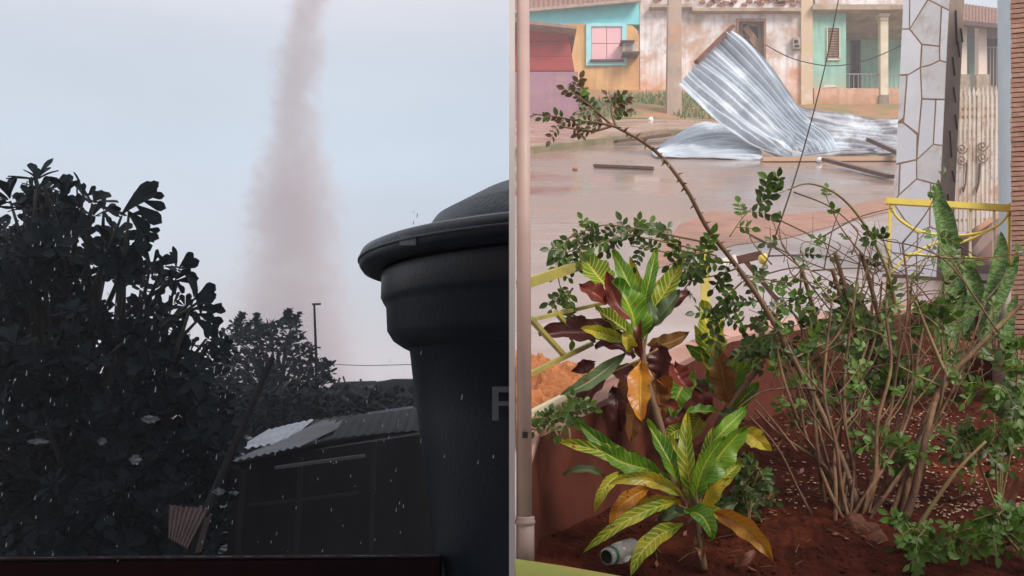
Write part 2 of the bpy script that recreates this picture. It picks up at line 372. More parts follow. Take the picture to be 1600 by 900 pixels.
def tileroof(b, x0, x1, ya, yb, Y0, Y1, n):
    def fn(u, v):
        px = x0+(x1-x0)*u; Y = Y0+(Y1-Y0)*v; row = (ya[0]+(ya[1]-ya[0])*u)*(1-v)+(yb[0]+(yb[1]-yb[0])*u)*v
        p = P(px, row, Y); p.z += .05*abs(math.sin(math.pi*u*n)); return p
    b.grid(n*4, 6, fn)
b = MB(); tileroof(b, 802, 1001, (19,1), (-18,-60), YF-.3, YF+5, 26); b.build('roof', M_tiles, h)
b = MB(); b.bar(P(802,18.5,YF-.35),P(1001,.5,YF-.35),.12,.1); fixn(b.build('fascia', mat('eave board', (.42,.33,.26),(.3,.22,.18),.7,5), h))
# --- weathered white house
h = empty('weathered_house', (7, YF, ZB), 'derelict white house with peeling plaster, orange mud stains and a broken doorway', 'building')
b = MB(); Yw = YF-.02
# wall around the opening
for (x0,y0,x1,y1) in ((1000,-10,1151,205),(1197,-10,1252,205),(1151,97,1197,205),(1151,-10,1197,29)): b.pbox(x0,y0,x1,y1,Yw,.5)
fixn(b.build('wall', M_white, h))
b = MB(); b.pbox(1252,-15,1270,205,YF-.12,.6); fixn(b.build('pilaster', mat('yellowed pilaster', (.62,.50,.28),(.62,.46,.36),.85,1.5, c3=(.7,.6,.55)), h))
for (x0,x1,r) in ((1016,1082,6),(1082,1252,12)):
    b = MB(); b.pbox(x0,r,x1,r+5,YF-.3,.3); b.pbox(x0,r+5,x1,r+8,YF-.15,.13); fixn(b.build('cornice', M_ledge, h))
b = MB()
for k in range(60):
    px = R.uniform(1018,1250); r = R.uniform(-6, 10 if px > 1085 else 4); s_ = R.uniform(2,9)
    b.prism([P(px,r,YF-.1),P(px+s_,r+R.uniform(-2,2),YF-.1),P(px+s_*.8,r-R.uniform(3,7),YF-.1),P(px-1,r-R.uniform(2,5),YF-.1)], (0,.3,0))
o = fixn(b.build('broken_parapet', M_brick, h)); o['kind'] = 'stuff'
# doorway: frame, broken boards
dr = MB()
for (x0,y0,x1,y1) in ((1151,29,1154,97),(1194,29,1197,97),(1154,29,1194,33)): dr.pbox(x0,y0,x1,y1,YF-.08,.2)
dr = fixn(dr.build('doorway', M_wood, h))
q = MB(); q.pbox(1152,30,1196,97,YF+.8,.05); fixn(q.build('dark_room', M_dark, dr))
for (x0,y0,x1,y1,w_) in ((1157,36,1157,95,.16),(1164,42,1190,75,.2),(1162,52,1180,78,.15),(1168,38,1192,40,.1),(1186,40,1190,95,.1),(1172,60,1194,90,.12),(1160,70,1178,72,.1)):
    q = MB(); q.bar(P(x0,y0,YF+.1+R.uniform(0,.2)),P(x1,y1,YF+.2),w_,.04,up=(0,1,0)); fixn(q.build('plank', M_wood, dr))
b = MB(); b.pbox(1239,58,1251,76,YF-.2,.17); mb = fixn(b.build('meter_box', mat('meter box',(.40,.33,.27),(.25,.2,.17),.6,6), h))
b = MB(); b.pbox(1241.5,62,1247,67,YF-.22,.03); b.pbox(1242,70,1249,73,YF-.22,.03); fixn(b.build('meter_face', M_dark, mb))
# --- green house with terrace
h = empty('green_house', (11.5, YF, ZB), 'green plastered house with an open terrace, cream column and orange low wall', 'building')
YB = YF+2.6
b = MB()
def hole(b, X0,X1,R0,R1, x0,x1,r0,r1, Y, d):
    b.pbox(X0,R0,x0,R1,Y,d); b.pbox(x1,R0,X1,R1,Y,d); b.pbox(x0,R0,x1,r0,Y,d); b.pbox(x0,r1,x1,R1,Y,d)
hole(b, 1270,1322,8,138, 1293,1312,44,92, YF+.02, .4)
fixn(b.build('front_wall', M_green, h))
b = MB(); k = YF/YB
def kb(px): return 800+(px-800)  # rows given directly at the back plane
hole(b, 1316,1328.5,0,150, 1316.5,1317,60,61, YB, .3); b.pbox(1345,0,1500,150,YB,.3); b.pbox(1328.5,0,1345,63,YB,.3)
a = P(1322,8,YF+.42); c = P(1322,138,YF+.42); b.box(a.x-.25, a.x, YF+.42, YB, c.z, a.z)
fixn(b.build('back_wall', M_green, h))
b = MB()
for (x0,y0,x1,y1) in ((1292,43,1293.5,93),(1311.5,43,1313,93),(1292,91.5,1313,94)): b.pbox(x0,y0,x1,y1,YF-.03,.1)
wn = fixn(b.build('window', M_cream, h))
for k_ in range(12):
    q = MB(); r = 45+k_*3.9; q.prism([P(1294,r+3.2,YF),P(1311,r+3.2,YF),P(1311,r,YF+.06),P(1294,r,YF+.06)], (0,.03,0)); fixn(q.build('slat', M_wood, wn))
b = MB(); b.pbox(1329,64,1345,137,YB+.2,.05); dd = fixn(b.build('door', M_dark, h))
b = MB(); b.pbox(1329,64,1331,137,YB-.04,.2); b.pbox(1339,66,1340.5,137,YB+.1,.08); b.pbox(1329,63,1345,65.5,YB-.04,.2); fixn(b.build('door_frame', M_darkwood, dd))
b = MB(); b.pbox(1272,138,1430,186,YF-.01,.35); fixn(b.build('low_wall', plaster('orange stained plaster',(.66,.40,.28),(.50,.30,.2),(.50,.24,.12),ZB,.2,1.0,1.5), h))
b = MB(); a=P(1272,138.5,YF+.34); c=P(1500,138.5,YF+.34); b.box(a.x,c.x,YF+.34,YB,a.z-.2,a.z); fixn(b.build('terrace_floor', M_ledge, h))
b = MB(); a=P(1270,14,YF-.3); c=P(1500,14,YF-.3); z1=P(0,-30,YF).z; b.box(a.x,c.x,YF-.3,YB+.3,P(0,20,YF).z,P(0,12,YF).z)
fixn(b.build('roof_slab', M_ledge, h))
b = MB(); b.pbox(1274,-20,1500,11,YF-.05,.4); fixn(b.build('parapet', M_white, h))
b = MB(); b.pbox(1376,24,1388,148,YF-.05,.24); cl = fixn(b.build('column', M_cream, h))
b = MB(); b.pbox(1373.5,20,1390.5,25,YF-.1,.34); b.pbox(1375.5,29,1388.5,31,YF-.08,.3); fixn(b.build('capital', M_cream, cl))
b = MB(); b.pbox(1374,148,1389,184,YF-.08,.3); fixn(b.build('column_base', mat('grey base',(.30,.24,.20),(.2,.15,.12),.8,4), cl))
rl = MB(); rl.bar(P(1272,115,YF+.1),P(1430,117,YF+.1),.035); rl = fixn(rl.build('railing', M_grey, h))
for k_ in range(19):
    x = 1278+k_*7; q = MB(); q.bar(P(x,116,YF+.1),P(x,138,YF+.1),.02); fixn(q.build('baluster', M_grey, rl))
q = MB(); q.prism([P(1285,137,YF),P(1308,136,YF),P(1306,133,YF),P(1290,132,YF)],(0,.3,0)); fixn(q.build('cloth', mat('white cloth',(.7,.6,.55)), rl))
# --- far right house behind the gate
YE = 36.0
h = empty('tiled_house', (17, YE, zst(YE)), 'far house with a red tiled roof and pale pink columns seen above the gate', 'building')
b = MB(); b.pbox(1490,36,1580,190,YE+2.5,.3); fixn(b.build('back_wall', mat('dull green wall',(.22,.24,.20),(.3,.22,.18),.8,1), h))  # grey green back wall with brown mottling
b = MB(); tileroof(b, 1488, 1600, (33,44), (4,20), YE-.5, YE+4, 22); b.build('roof', M_tiles, h)
b = MB(); b.bar(P(1488,35,YE-.5),P(1600,46,YE-.5),.2,.16); fixn(b.build('fascia', M_darkwood, h))
for x0, x1 in ((1500,1511),(1529,1542),(1572,1584)):
    b = MB(); b.pbox(x0,40,x1,118,YE,.3); cc = fixn(b.build('column', mat('pale pink paint',(.80,.66,.58)), h))
    b = MB(); b.pbox(x0-3,116,x1+4,190,YE-.04,.4); fixn(b.build('column_base', M_ledge, cc))
b = MB(); b.pbox(1514,60,1526,140,YE+2.4,.08); fixn(b.build('door', mat('dull green door',(.20,.34,.27)), h))
for k_ in range(5):
    b = MB(); b.bar(P(1545+k_*5,75,YE+.2),P(1545+k_*5,135,YE+.2),.05); fixn(b.build('railing_bar', M_dark, h))
b = MB(); b.pbox(1540,60,1580,71,YE+.3,.1); fixn(b.build('awning', M_dark, h))
# utility pole
YP = 29.0
b = MB(); t = P(1056,-70,YP); bs = P(1055,188,YP)
b.prism([bs+Vector((-.25,0,0)), bs+Vector((.2,0,0)), t+Vector((.17,0,0)), t+Vector((-.19,0,0))], (0,.34,0))
tag(fixn(b.build('utility_pole', mat('weathered concrete pole', (.50,.38,.30),(.36,.28,.23),.9,2,bump=.4, c3=(.55,.27,.14), s3=.8))), 'square weathered concrete pole standing before the white house', 'pole')
b = MB(); b.blob(G(1079,186)+Vector((0,0,.12)), .42,.3,.2, amp=.2); tag(b.build('boulder', mat('orange rock',(.55,.25,.13),(.42,.2,.12),.9,3), smooth=True), 'rounded orange rock at the foot of the concrete pole', 'rock')
b = MB(); b.blob(G(1017,187,.15), .07,.06,.08); tag(b.build('litter_bag', M_wall, smooth=True), 'small white scrap of litter on the grass verge', 'litter')

# ================================================================== FALLEN ROOF SHEETS
M_zinc = mat('wet galvanised sheet', (.54,.61,.69), (.36,.42,.49), .62, 1.6, metal=.0, stretch=(1,1,1), bump=.25, bscale=9, c3=(.66,.74,.82), s3=1.3)
M_zincr = mat('tarnished zinc', (.42,.45,.50), (.22,.22,.25), .58, 2.0, metal=.0, bump=.3, bscale=10, c3=(.58,.64,.72), s3=1.2)
M_rust = mat('rusted edge', (.13,.05,.035),(.22,.1,.07),.8,9)
def loft(name, rows, ridges, amp, m, parent, nu=40, crumple=.06, sub=5, seed=0):
    """rows: polylines (px,py,Y) running along the ridges, stacked across them"""
    cur = [catmull([P(*p) for p in r], 10) for r in rows]
    def at(c, u):
        t = u*(len(c)-1); i = min(int(t), len(c)-2); return c[i].lerp(c[i+1], t-i)
    nv = ridges*sub
    def raw(u, v):
        t = v*(len(cur)-1); i = min(int(t), len(cur)-2); f = t-i
        return at(cur[i], u).lerp(at(cur[i+1], u), f)
    def fn(u, v):
        p = raw(u, v); du = raw(min(u+.01,1), v)-raw(max(u-.01,0), v); dv = raw(u, min(v+.01,1))-raw(u, max(v-.01,0))
        n = du.cross(dv)
        n = n.normalized() if n.length > 1e-9 else Vector((0,0,1))
        wob = noise.noise(Vector((u*3, v*4, seed)))
        sw = math.sin(2*math.pi*(ridges*v+.05*wob)); sw = .6*sw+.4*math.asin(sw)*.64; k = amp*sw*max(.25, 1+1.7*noise.noise(Vector((u*1.1,v*9,seed+5))))+crumple*(.6-2.2*abs(noise.noise(Vector((u*1.3, v*3.2, seed+9)))))+.45*crumple*(.25-abs(noise.noise(Vector((u*5+v*4, v*9-u*3, seed+3)))))*min(1,u*2)
        return p+n*k
    b = MB(); b.grid(nu, nv, fn)
    o = b.build(name, m, parent, smooth=True)
    return o
YS = 18.0
ms = empty('fallen_roof_sheet', G(1200,246), 'large crumpled corrugated zinc roof lying torn and folded on the wet street', 'roof sheet')
loft('upright_sheet', [
    [(1143,42,18.6),(1172,62,18.6),(1205,98,18.5),(1232,140,18.4),(1256,172,18.3),(1292,200,18.2),(1310,236,18.0)],
    [(1118,66,18.5),(1150,98,18.4),(1192,140,18.3),(1225,176,18.2),(1250,202,18.1),(1275,222,18.0),(1290,246,17.9)],
    [(1090,94,18.3),(1124,122,18.2),(1166,160,18.1),(1202,192,18.0),(1232,214,17.9),(1250,232,17.9),(1266,248,17.85)],
    [(1060,132,18.1),(1088,158,18.0),(1122,186,17.9),(1152,208,17.8),(1184,228,17.8),(1212,240,17.8),(1238,249,17.8)]],
    16, .040, M_zinc, ms, 90, .16, 6, 1)
loft('trailing_sheet', [
    [(1246,164,18.75),(1290,175,18.8),(1330,180,18.8),(1370,183,18.8),(1430,187,19)],
    [(1250,186,18.6),(1295,192,18.6),(1335,198,18.6),(1375,201,18.6),(1430,204,18.7)],
    [(1246,208,18.3),(1295,212,18.3),(1340,216,18.3),(1380,217,18.3),(1430,220,18.4)],
    [(1240,232,18.0),(1290,232,18.0),(1340,231,18.05),(1385,229,18.1),(1430,228,18.2)],
    [(1236,248,17.78),(1295,247,17.8),(1340,244,17.85),(1385,238,17.9),(1430,234,18)]],
    13, .036, M_zincr, ms, 60, .08, 6, 2)
loft('flat_sheet', [
    [(1016,232,18.9),(1050,216,19.2),(1085,196,19.6),(1110,189,19.8),(1150,196,19.5)],
    [(1018,236,18.6),(1060,222,18.7),(1100,210,18.9),(1135,206,19.0),(1172,214,18.7)],
    [(1022,240,18.2),(1065,232,18.2),(1110,228,18.2),(1145,226,18.2),(1185,232,18.2)],
    [(1026,243,18.0),(1070,244,17.9),(1110,246,17.85),(1150,248,17.8),(1195,247,17.8)]],
    13, .034, M_zinc, ms, 50, .06, 6, 3)
b = MB(); b.bar(P(1145,41,18.55),P(1088,97,18.25),.12,.07); fixn(b.build('rusted_batten', M_rust, ms))
# debris on the street
def stick(name, a, b_, w_, lab, m=M_darkwood, cat='timber', h_=None):
    q = MB(); q.bar(a, b_, w_, h_ or w_*.5); tag(fixn(q.build(name, m)), lab, cat)
stick('wooden_batten', G(928,259,.04), G(1021,263,.04), .09, 'thin dark batten lying alone on the wet street left of the zinc sheet')
stick('roof_beam', G(1288,249,.1), G(1392,276,.05), .12, 'reddish brown beam lying in front of the zinc sheet, pointing to the white pillar')
stick('roof_beam', P(1357,218,18.0), P(1412,243,17.3), .13, 'red brown beam end sticking out over the right end of the zinc sheet')
stick('wooden_plank', G(962,221,.06), G(1046,211,.1), .12, 'dark plank lying by the kerb just left of the zinc sheet')
stick('wooden_plank', G(985,216,.2), G(1042,205,.25), .1, 'shorter plank propped on the kerb behind the other plank', M_wood)
stick('wooden_plank', G(1190,250,.03), G(1400,249,.03), .16, 'pale wet plank along the front edge of the zinc sheet', mat('pale plank',(.5,.33,.22)))
b = MB(); b.blob(G(1281,250,.05), .06,.05,.05); tag(b.build('pebble', M_wall, smooth=True), 'small white stone beside the front of the zinc sheet', 'stone')
b = MB(); b.blob(G(899,264,.03), .05,.04,.04); tag(b.build('pebble', M_brick, smooth=True), 'small brown stone on the wet street left of the batten', 'stone')
# cables
b = MB(); b.tube(catmull([P(1311,-5,6.0),P(1290,100,5.4),P(1262,210,4.8),P(1235,300,4.4),P(1197,410,4.0)],5), .0035, 5); tag(b.build('hanging_cable', M_dark), 'thin black cable slanting down from the top to the rose bush', 'cable')
b = MB(); b.tube(catmull([P(1196,70,30),P(1240,92,30),P(1300,103,30),P(1360,92,30),P(1418,66,30)],6), .016, 5); tag(b.build('sagging_cable', M_dark), 'sagging grey cable across the green house front', 'cable')

# ================================================================== PILLAR, GATE, RIGHT SIDE
YPil = 8.2
M_joint = mat('brown joint mortar', (.42,.28,.19),(.28,.17,.11),.9,8)
M_stone = mat('pale blue white painted stone', (.76,.79,.84),(.70,.73,.79),.6,5,bump=.15)
def xl(y): return 1412-.045*y
def xr(y): return 1484-.047*y
aY = 40*math.pi/180
def ppl(px, py, off=0):
    # point on the pillar's front face: Y falls linearly from left to right edge
    u = (px-xl(py))/(xr(py)-xl(py)); Y = YPil+.28-.29*u
    return P(px, py, Y)
nf = Vector((-math.sin(aY), -math.cos(aY), 0))
pl = empty('stone_faced_pillar', P(1430,440,YPil), 'pale blue pillar clad in irregular flat stones with brown joints, in front of the gate', 'pillar')
b = MB(); dpt = -nf*.42
b.prism([ppl(xl(-60),-60),ppl(xr(-60),-60),ppl(xr(470),470),ppl(xl(470),470)], dpt); fixn(b.build('core', mat('grey brown render side',(.22,.16,.13),(.30,.22,.18),.9,3), pl))
b = MB(); b.prism([ppl(xl(-60),-60),ppl(xr(-60),-60),ppl(xr(470),470),ppl(xl(470),470)], nf*.004); fixn(b.build('joint_bed', M_joint, pl))
polys = [
 [(1413,-50),(1423,-50),(1422,46),(1410,46)],[(1423,-50),(1469,-50),(1451,0),(1422,46)],[(1469,-50),(1486,-50),(1483,17),(1451,0)],
 [(1451,0),(1472,11),(1469,73),(1441,70),(1422,46)],[(1472,11),(1483,17),(1480,98),(1469,95),(1469,73)],
 [(1410,46),(1422,46),(1441,70),(1439,106),(1422,117),(1406,118)],[(1441,70),(1469,73),(1469,95),(1455,102),(1439,106)],
 [(1439,106),(1455,102),(1469,95),(1480,98),(1477,156),(1441,155)],[(1406,118),(1418,118),(1413,185),(1403,193)],
 [(1418,118),(1439,106),(1441,155),(1436,210),(1412,192),(1413,185)],[(1403,193),(1412,192),(1434,211),(1433,250),(1400,257)],
 [(1441,155),(1463,156),(1459,226),(1433,250),(1436,210)],[(1463,156),(1477,156),(1473,228),(1459,226)],
 [(1400,257),(1407,256),(1405,305),(1397,318)],[(1407,256),(1433,250),(1433,280),(1405,305)],
 [(1433,250),(1459,226),(1473,228),(1470,290),(1455,286),(1433,280)],[(1397,318),(1405,305),(1433,280),(1455,286),(1453,355),(1435,364),(1415,345)],
 [(1455,286),(1470,290),(1466,360),(1453,355)],[(1397,318),(1415,345),(1435,364),(1433,400),(1394,395)],
 [(1435,364),(1453,355),(1466,360),(1463,440),(1433,438),(1433,400)],[(1394,395),(1433,400),(1433,438),(1392,440)]]
def inset(poly, d):
    n = len(poly); area = sum(poly[i][0]*poly[(i+1)%n][1]-poly[(i+1)%n][0]*poly[i][1] for i in range(n)); sg = 1 if area > 0 else -1
    out = []
    for i in range(n):
        p0 = Vector(poly[i-1]); p1 = Vector(poly[i]); p2 = Vector(poly[(i+1)%n])
        d1 = (p1-p0).normalized(); d2 = (p2-p1).normalized(); n1 = Vector((-d1.y,d1.x))*sg; n2 = Vector((-d2.y,d2.x))*sg
        m = (n1+n2); m = m.normalized() if m.length > 1e-6 else n1
        out.append(p1+m*(d/max(.45, m.dot(n1))))
    return out
MS = [M_stone, mat('grimy pale stone',(.70,.72,.76),(.56,.55,.55),.65,3,bump=.3,c3=(.50,.46,.43),s3=5), mat('cool pale stone',(.66,.71,.79),(.74,.77,.82),.6,4,bump=.25,c3=(.58,.56,.55),s3=4)]
for pg in polys:
    # pull outer vertices onto the pillar's edges, then inset for the joint
    q2 = []
    for x, y in pg:
        if abs(x-xl(y)) < 4: x = xl(y)-.9
        if abs(x-xr(y)) < 4: x = xr(y)+.9
        q2.append((x,y))
    q = inset(q2, 1.25); b = MB(); b.prism([ppl(p.x,p.y)+nf*.002 for p in q], nf*(.009+R.uniform(0,.006))); fixn(b.build('stone', R.choice(MS), pl))
b = MB()
for (u,r0,r1) in ((.3,10,60),(.55,55,75),(.25,85,110),(.7,30,48),(.4,130,150),(.6,170,190),(.3,200,240),(.6,260,275),(.35,300,330)):
    c = P(xr(r0),r0,YPil-.01)-nf*.42*u; d = P(xr(r1),r1,YPil-.01)-nf*.42*(u+.2)
    c += Vector((.012,-.008,0)); d += Vector((.012,-.008,0)); b.bar(c, d, .012, .012)
b.build('crack', M_dark, pl)
# gate
YG = 8.9
M_gate = mat('cream paint flaking to rust', (.74,.69,.62),(.60,.52,.44),.6,7,c3=(.36,.16,.08),s3=3)
M_gate2 = mat('rusty cream scroll', (.30,.22,.16),(.16,.09,.06),.7,9)
gt = empty('iron_gate', P(1525,440,YG), 'narrow cream iron gate with spear tips and rust between pillar and blue wall', 'gate')
for k_, px in enumerate((1491,1501,1508,1515,1522,1529,1536,1543,1550,1557,1566)):
    big = k_ in (0,5,10); t0 = 138 if big else 133
    b = MB(); b.bar(P(px,150,YG),P(px-2,362,YG),.034 if big else .02); br = fixn(b.build('bar', M_gate, gt))
    b = MB(); w_ = 4.5 if big else 2.2; b.prism([P(px-w_*.5,152,YG-.01),P(px-w_,146,YG-.01),P(px,t0-2 if big else t0,YG-.01),P(px+w_,146,YG-.01),P(px+w_*.5,152,YG-.01)],(0,.02,0)); fixn(b.build('spear_tip', M_gate, br))
for r in (172, 184, 345): b = MB(); b.bar(P(1484,r,YG+.02),P(1572,r-4,YG+.02),.022); fixn(b.build('rail', M_gate, gt))
for cx, r in ((1503,232),(1535,228),(1503,250),(1535,246)):
    b = MB(); pts = [P(cx+9*math.cos(t*.5)*(1-t/22), r+9*math.sin(t*.5)*(1-t/22), YG-.03) for t in range(20)]; b.tube(pts, .006, 5); b.build('scroll', M_gate2, gt)
for cx in (1511,1532):
    b = MB(); b.tube([P(cx,255,YG-.03),P(cx-2,285,YG-.03),P(cx-6,300,YG-.03),P(cx-8,292,YG-.03)], .009, 5); b.build('scroll', M_gate2, gt)
M_brown = mat('brown painted step', (.16,.07,.055),(.11,.05,.04),.5,5)
b = MB(); b.prism([P(1470,392,8.3),P(1560,335,8.8),P(1580,345,8.8),P(1580,450,8.3),P(1470,455,8.3)],(.3,.5,0)); fixn(b.build('gate_ramp_side', M_brown)); o=bpy.data.objects['gate_ramp_side']; o.name='entrance_step'; tag(o,'dark brown side of the entrance step behind the yellow railing','step')
b = MB(); b.prism([P(1470,389,8.25),P(1560,332,8.75),P(1562,340,8.75),P(1470,400,8.25)],(.3,.6,0)); fixn(b.build('step_coping', mat('orange brown coping',(.50,.27,.17),(.4,.22,.14),.6,4), None)).name='coping'
o=bpy.data.objects['coping']; st=bpy.data.objects['entrance_step']; o.parent=st
# blue wall and ribbed column
b = MB(); b.prism([P(1558,-60,7.9),P(1584,-60,7.6),P(1584,470,7.6),P(1561,470,7.9)],(.32,.5,0)); tag(fixn(b.build('blue_wall', mat('soft blue wall paint',(.50,.61,.70),(.42,.52,.60),.7,2))), 'pale blue painted wall end right of the gate', 'wall')
cl = empty('ribbed_column', P(1600,600,3.7), 'terracotta column clad in thin stacked strips at the right edge', 'column')
M_terra = mat('terracotta strip', (.46,.27,.20),(.36,.20,.15),.8,9,bump=.3)
a = P(1579,0,3.7).x; 
b = MB(); b.prism([(a+.012,3.715,zsoil(3.7)-.05),(a+.4,3.6,zsoil(3.7)-.05),(a+.4,3.6,P(0,-60,3.7).z),(a+.012,3.715,P(0,-60,3.7).z)],(.25,.4,0)); fixn(b.build('core', mat('column mortar',(.26,.15,.11)), cl))
z = zsoil(3.7)-.05; k_ = 0; zt = P(0,-60,3.7).z
b = MB()
while z < zt:
    h_ = .019; x0 = a+R.uniform(-.002,.003)
    y0_ = 3.70+R.uniform(-.002,.002); b.prism([(x0,y0_,z),(a+.4,y0_-.115,z),(a+.4,y0_-.115,z+h_-.004),(x0,y0_,z+h_-.004)],(.2,.3,0)); z += h_
o = fixn(b.build('strip_cladding', M_terra, cl)); o['kind'] = 'stuff'
b = MB(); b.tube([P(1566,650,3.62),P(1566,470,3.62),P(1567,430,3.62)], [.036,.03,.026], 12); tag(b.build('plant_post', mat('grey stained post',(.42,.36,.33),(.30,.22,.18),.8,8), smooth=True), 'short grey round post in the bed beside the terracotta column', 'post')

# ================================================================== GARDEN WALL, FENCE, LEDGE
M_gwall = mat('brick red painted wall', (.14,.040,.026),(.09,.026,.018),.8,4,spec=.2,stretch=(2,2,.6),bump=.25)
M_gtop = mat('pink wall coping', (.50,.29,.25),(.36,.19,.15),.7,4)
pathw = [(.035,2.3),(.075,2.56),(.40,2.95),(.78,3.42),(1.35,3.72),(1.95,3.92),(2.6,4.0),(3.6,4.05)]
gw = empty('garden_wall', (.4,2.95,zsoil(2.95)), 'low brick red wall round the flower bed, running back from the grey pipe', 'wall')
for (x0,y0),(x1,y1) in zip(pathw, pathw[1:]):
    d = Vector((x1-x0,y1-y0,0)).normalized(); nn = Vector((-d.y,d.x,0))*.09
    if x0 < .05: nn = nn*.25
    for nm, m_, z0, z1, ex in (('wall_section', M_gwall, -.75, .285, 0),('coping', M_gtop, .287, .305, .004)):
        b = MB(); p0 = Vector((x0,y0,0)); p1 = Vector((x1,y1,0))
        c = [p0-nn*ex, p1-nn*ex, p1+nn*(1+ex), p0+nn*(1+ex)]
        for c_ in c: c_.x = max(c_.x, .012)
        lo_ = [Vector((q.x,q.y,zsoil(q.y)+z0)) for q in c]; hi_ = [Vector((q.x,q.y,zsoil(q.y)+z1)) for q in c]
        i = [b.vert(q) for q in lo_+hi_]; b.f += [i[0:4][::-1], i[4:8]]+[[i[k],i[(k+1)%4],i[4+(k+1)%4],i[4+k]] for k in range(4)]
        fixn(b.build(nm, m_, gw))
# soil bed
M_soil = mat('dark red wet soil', (.075,.015,.008),(.042,.009,.005),.9,14,bump=.9,bscale=40,spec=.12,c3=(.12,.028,.012),s3=3)
b = MB()
def soil(u, v):
    X = .012+4.2*u; Y = 1.6+2.6*v
    z = zsoil(Y)+.03*noise.noise(Vector((X*2.2,Y*2.2,0)))+.014*noise.noise(Vector((X*9,Y*9,2)))+.006*noise.noise(Vector((X*30,Y*30,2)))
    dm = math.hypot(X-.93, Y-2.62)   # mound round the bush base
    z += .07*math.exp(-(dm/.16)**2)
    return Vector((X, Y, z))
b.grid(150, 110, soil)
poly_bed = [(x_,y_) for x_,y_ in pathw]+[(4.5,4.05),(4.5,1.5),(.0,1.5)]
def inbed(x, y):
    c = False; n = len(poly_bed)
    for i in range(n):
        x0,y0 = poly_bed[i]; x1,y1 = poly_bed[(i+1)%n]
        if (y0 > y) != (y1 > y) and x < (x1-x0)*(y-y0)/(y1-y0)+x0: c = not c
    return c
b.f = [f for f in b.f if inbed(b.v[f[0]].x+.02, b.v[f[0]].y-.02) or inbed(b.v[f[0]].x, b.v[f[0]].y)]; b.uv = {}
o = b.build('flower_bed_soil', M_soil, smooth=True); o['kind'] = 'structure'
b = MB()   # crumbs of earth
for k in range(1800):
    u_ = R.random(); v_ = R.uniform(.12,.85); p = soil(u_*.6, v_)
    if not inbed(p.x, p.y): continue
    r_ = R.uniform(.002,.008)
    b.blob(p, r_, r_, r_*.7, 4, 3, .3, k)
tag(b.build('soil_crumbs', M_soil), 'crumbs of wet red earth over the flower bed', 'soil', kind='stuff')
M_pet = mat('pale petals and chips', (.62,.46,.34),(.5,.30,.2),.7,30)
b = MB()
for k in range(750):
    px = R.choice((R.gauss(1480,60), R.gauss(1370,70), R.uniform(1200,1600))); py = R.uniform(640,820) if R.random() < .9 else R.uniform(600,880)
    if px < 1180: continue
    p = S(px, py, 0); p = Vector((p.x,p.y,soil((p.x-.012)/4.2,(p.y-1.6)/2.6).z+.003)); r_ = R.uniform(.0025,.006); a_ = R.uniform(0,6.28)
    n_ = 5; c_ = [p+Vector((math.cos(a_+6.28*i/n_)*r_, math.sin(a_+6.28*i/n_)*r_*.8, R.uniform(0,.003))) for i in range(n_)]
    b.prism(c_, (0,0,.002))
tag(b.build('fallen_petals', M_pet), 'pale fallen petals and chips scattered on the red soil under the bush', 'petals', kind='stuff')
# green-yellow ledge at the bottom left
b = MB(); b.prism([P(805,873,2.12),P(880,884,2.12),P(965,899,2.12),P(1010,908,2.12),P(1010,1050,2.12),P(805,1050,2.12)],(0,-.2,0))
o = fixn(b.build('porch_ledge', mat('lime painted ledge',(.42,.46,.10),(.50,.42,.12),.6,6))); tag(o, 'yellow green painted ledge at the bottom corner below the grey pipe', 'ledge')
# grey pink pipe
b = MB(); xx = (821-800)/F*2.2
M_pipe = mat('pinkish grey pipe paint', (.46,.34,.32),(.40,.28,.26),.5,8)
pp = empty('porch_pipe', (xx,2.2,P(0,880,2.2).z), 'pinkish grey vertical pipe at the left edge of the garden', 'pipe')
b.tube([(xx,2.2,P(0,890,2.2).z),(xx,2.2,P(0,815,2.2).z)], .0205, 20); b.build('lower_pipe', M_pipe, pp, smooth=True)
b = MB(); b.tube([(xx-.002,2.2,P(0,818,2.2).z),(xx-.006,2.2,P(0,-60,2.2).z)], [.0175,.0145], 20); b.build('upper_pipe', M_pipe, pp, smooth=True)
b = MB(); zc = P(0,812,2.2).z; b.lathe([(.018,-.012),(.0235,-.009),(.0235,-.001),(.021,.001),(.0225,.006),(.018,.009)], (xx-.001,2.2,zc), 24); b.build('collar', M_pipe, pp, smooth=True)
b = MB(); b.bar((xx-.001,2.2-.019,P(0,679,2.2).z),(xx-.001,2.2-.010,P(0,679,2.2).z),.012,.014); fixn(b.build('bolt_hole', M_dark, pp))
# yellow fences on the wall
M_yel = mat('chipped yellow paint', (.38,.33,.07),(.30,.27,.08),.5,12,c3=(.20,.15,.07),s3=9)
M_yell = mat('bright yellow paint', (.78,.62,.10),(.68,.55,.12),.5,14)
fl = empty('yellow_fence', P(905,640,2.8), 'yellow green painted metal fence of flat bars behind the crotons, beside the grey pipe', 'fence')
def rail(pts, w_, h_, par, m, nm='rail'):
    for a_, b_ in zip(pts, pts[1:]):
        q = MB(); q.bar(P(*a_), P(*b_), w_, h_); fixn(q.build(nm, m, par))
rail([(812,446,2.5),(905,415,2.82),(930,408,2.88)], .02,.026, fl, M_yel, 'top_rail')
rail([(812,504,2.5),(880,488,2.75),(960,470,3.0)], .012,.01, fl, M_yel, 'middle_rail')
rail([(812,655,2.5),(920,600,2.82),(1010,560,3.1)], .02,.014, fl, mat('pale rail',(.55,.50,.36)), 'bottom_rail')
rail([(828,497,2.52),(882,556,2.7)], .012,.012, fl, M_yel, 'diagonal_bar')
rail([(868,487,2.7),(905,530,2.8)], .012,.012, fl, M_yel, 'diagonal_bar')
rail([(812,592,2.5),(925,537,2.82)], .012,.012, fl, M_yel, 'diagonal_bar')
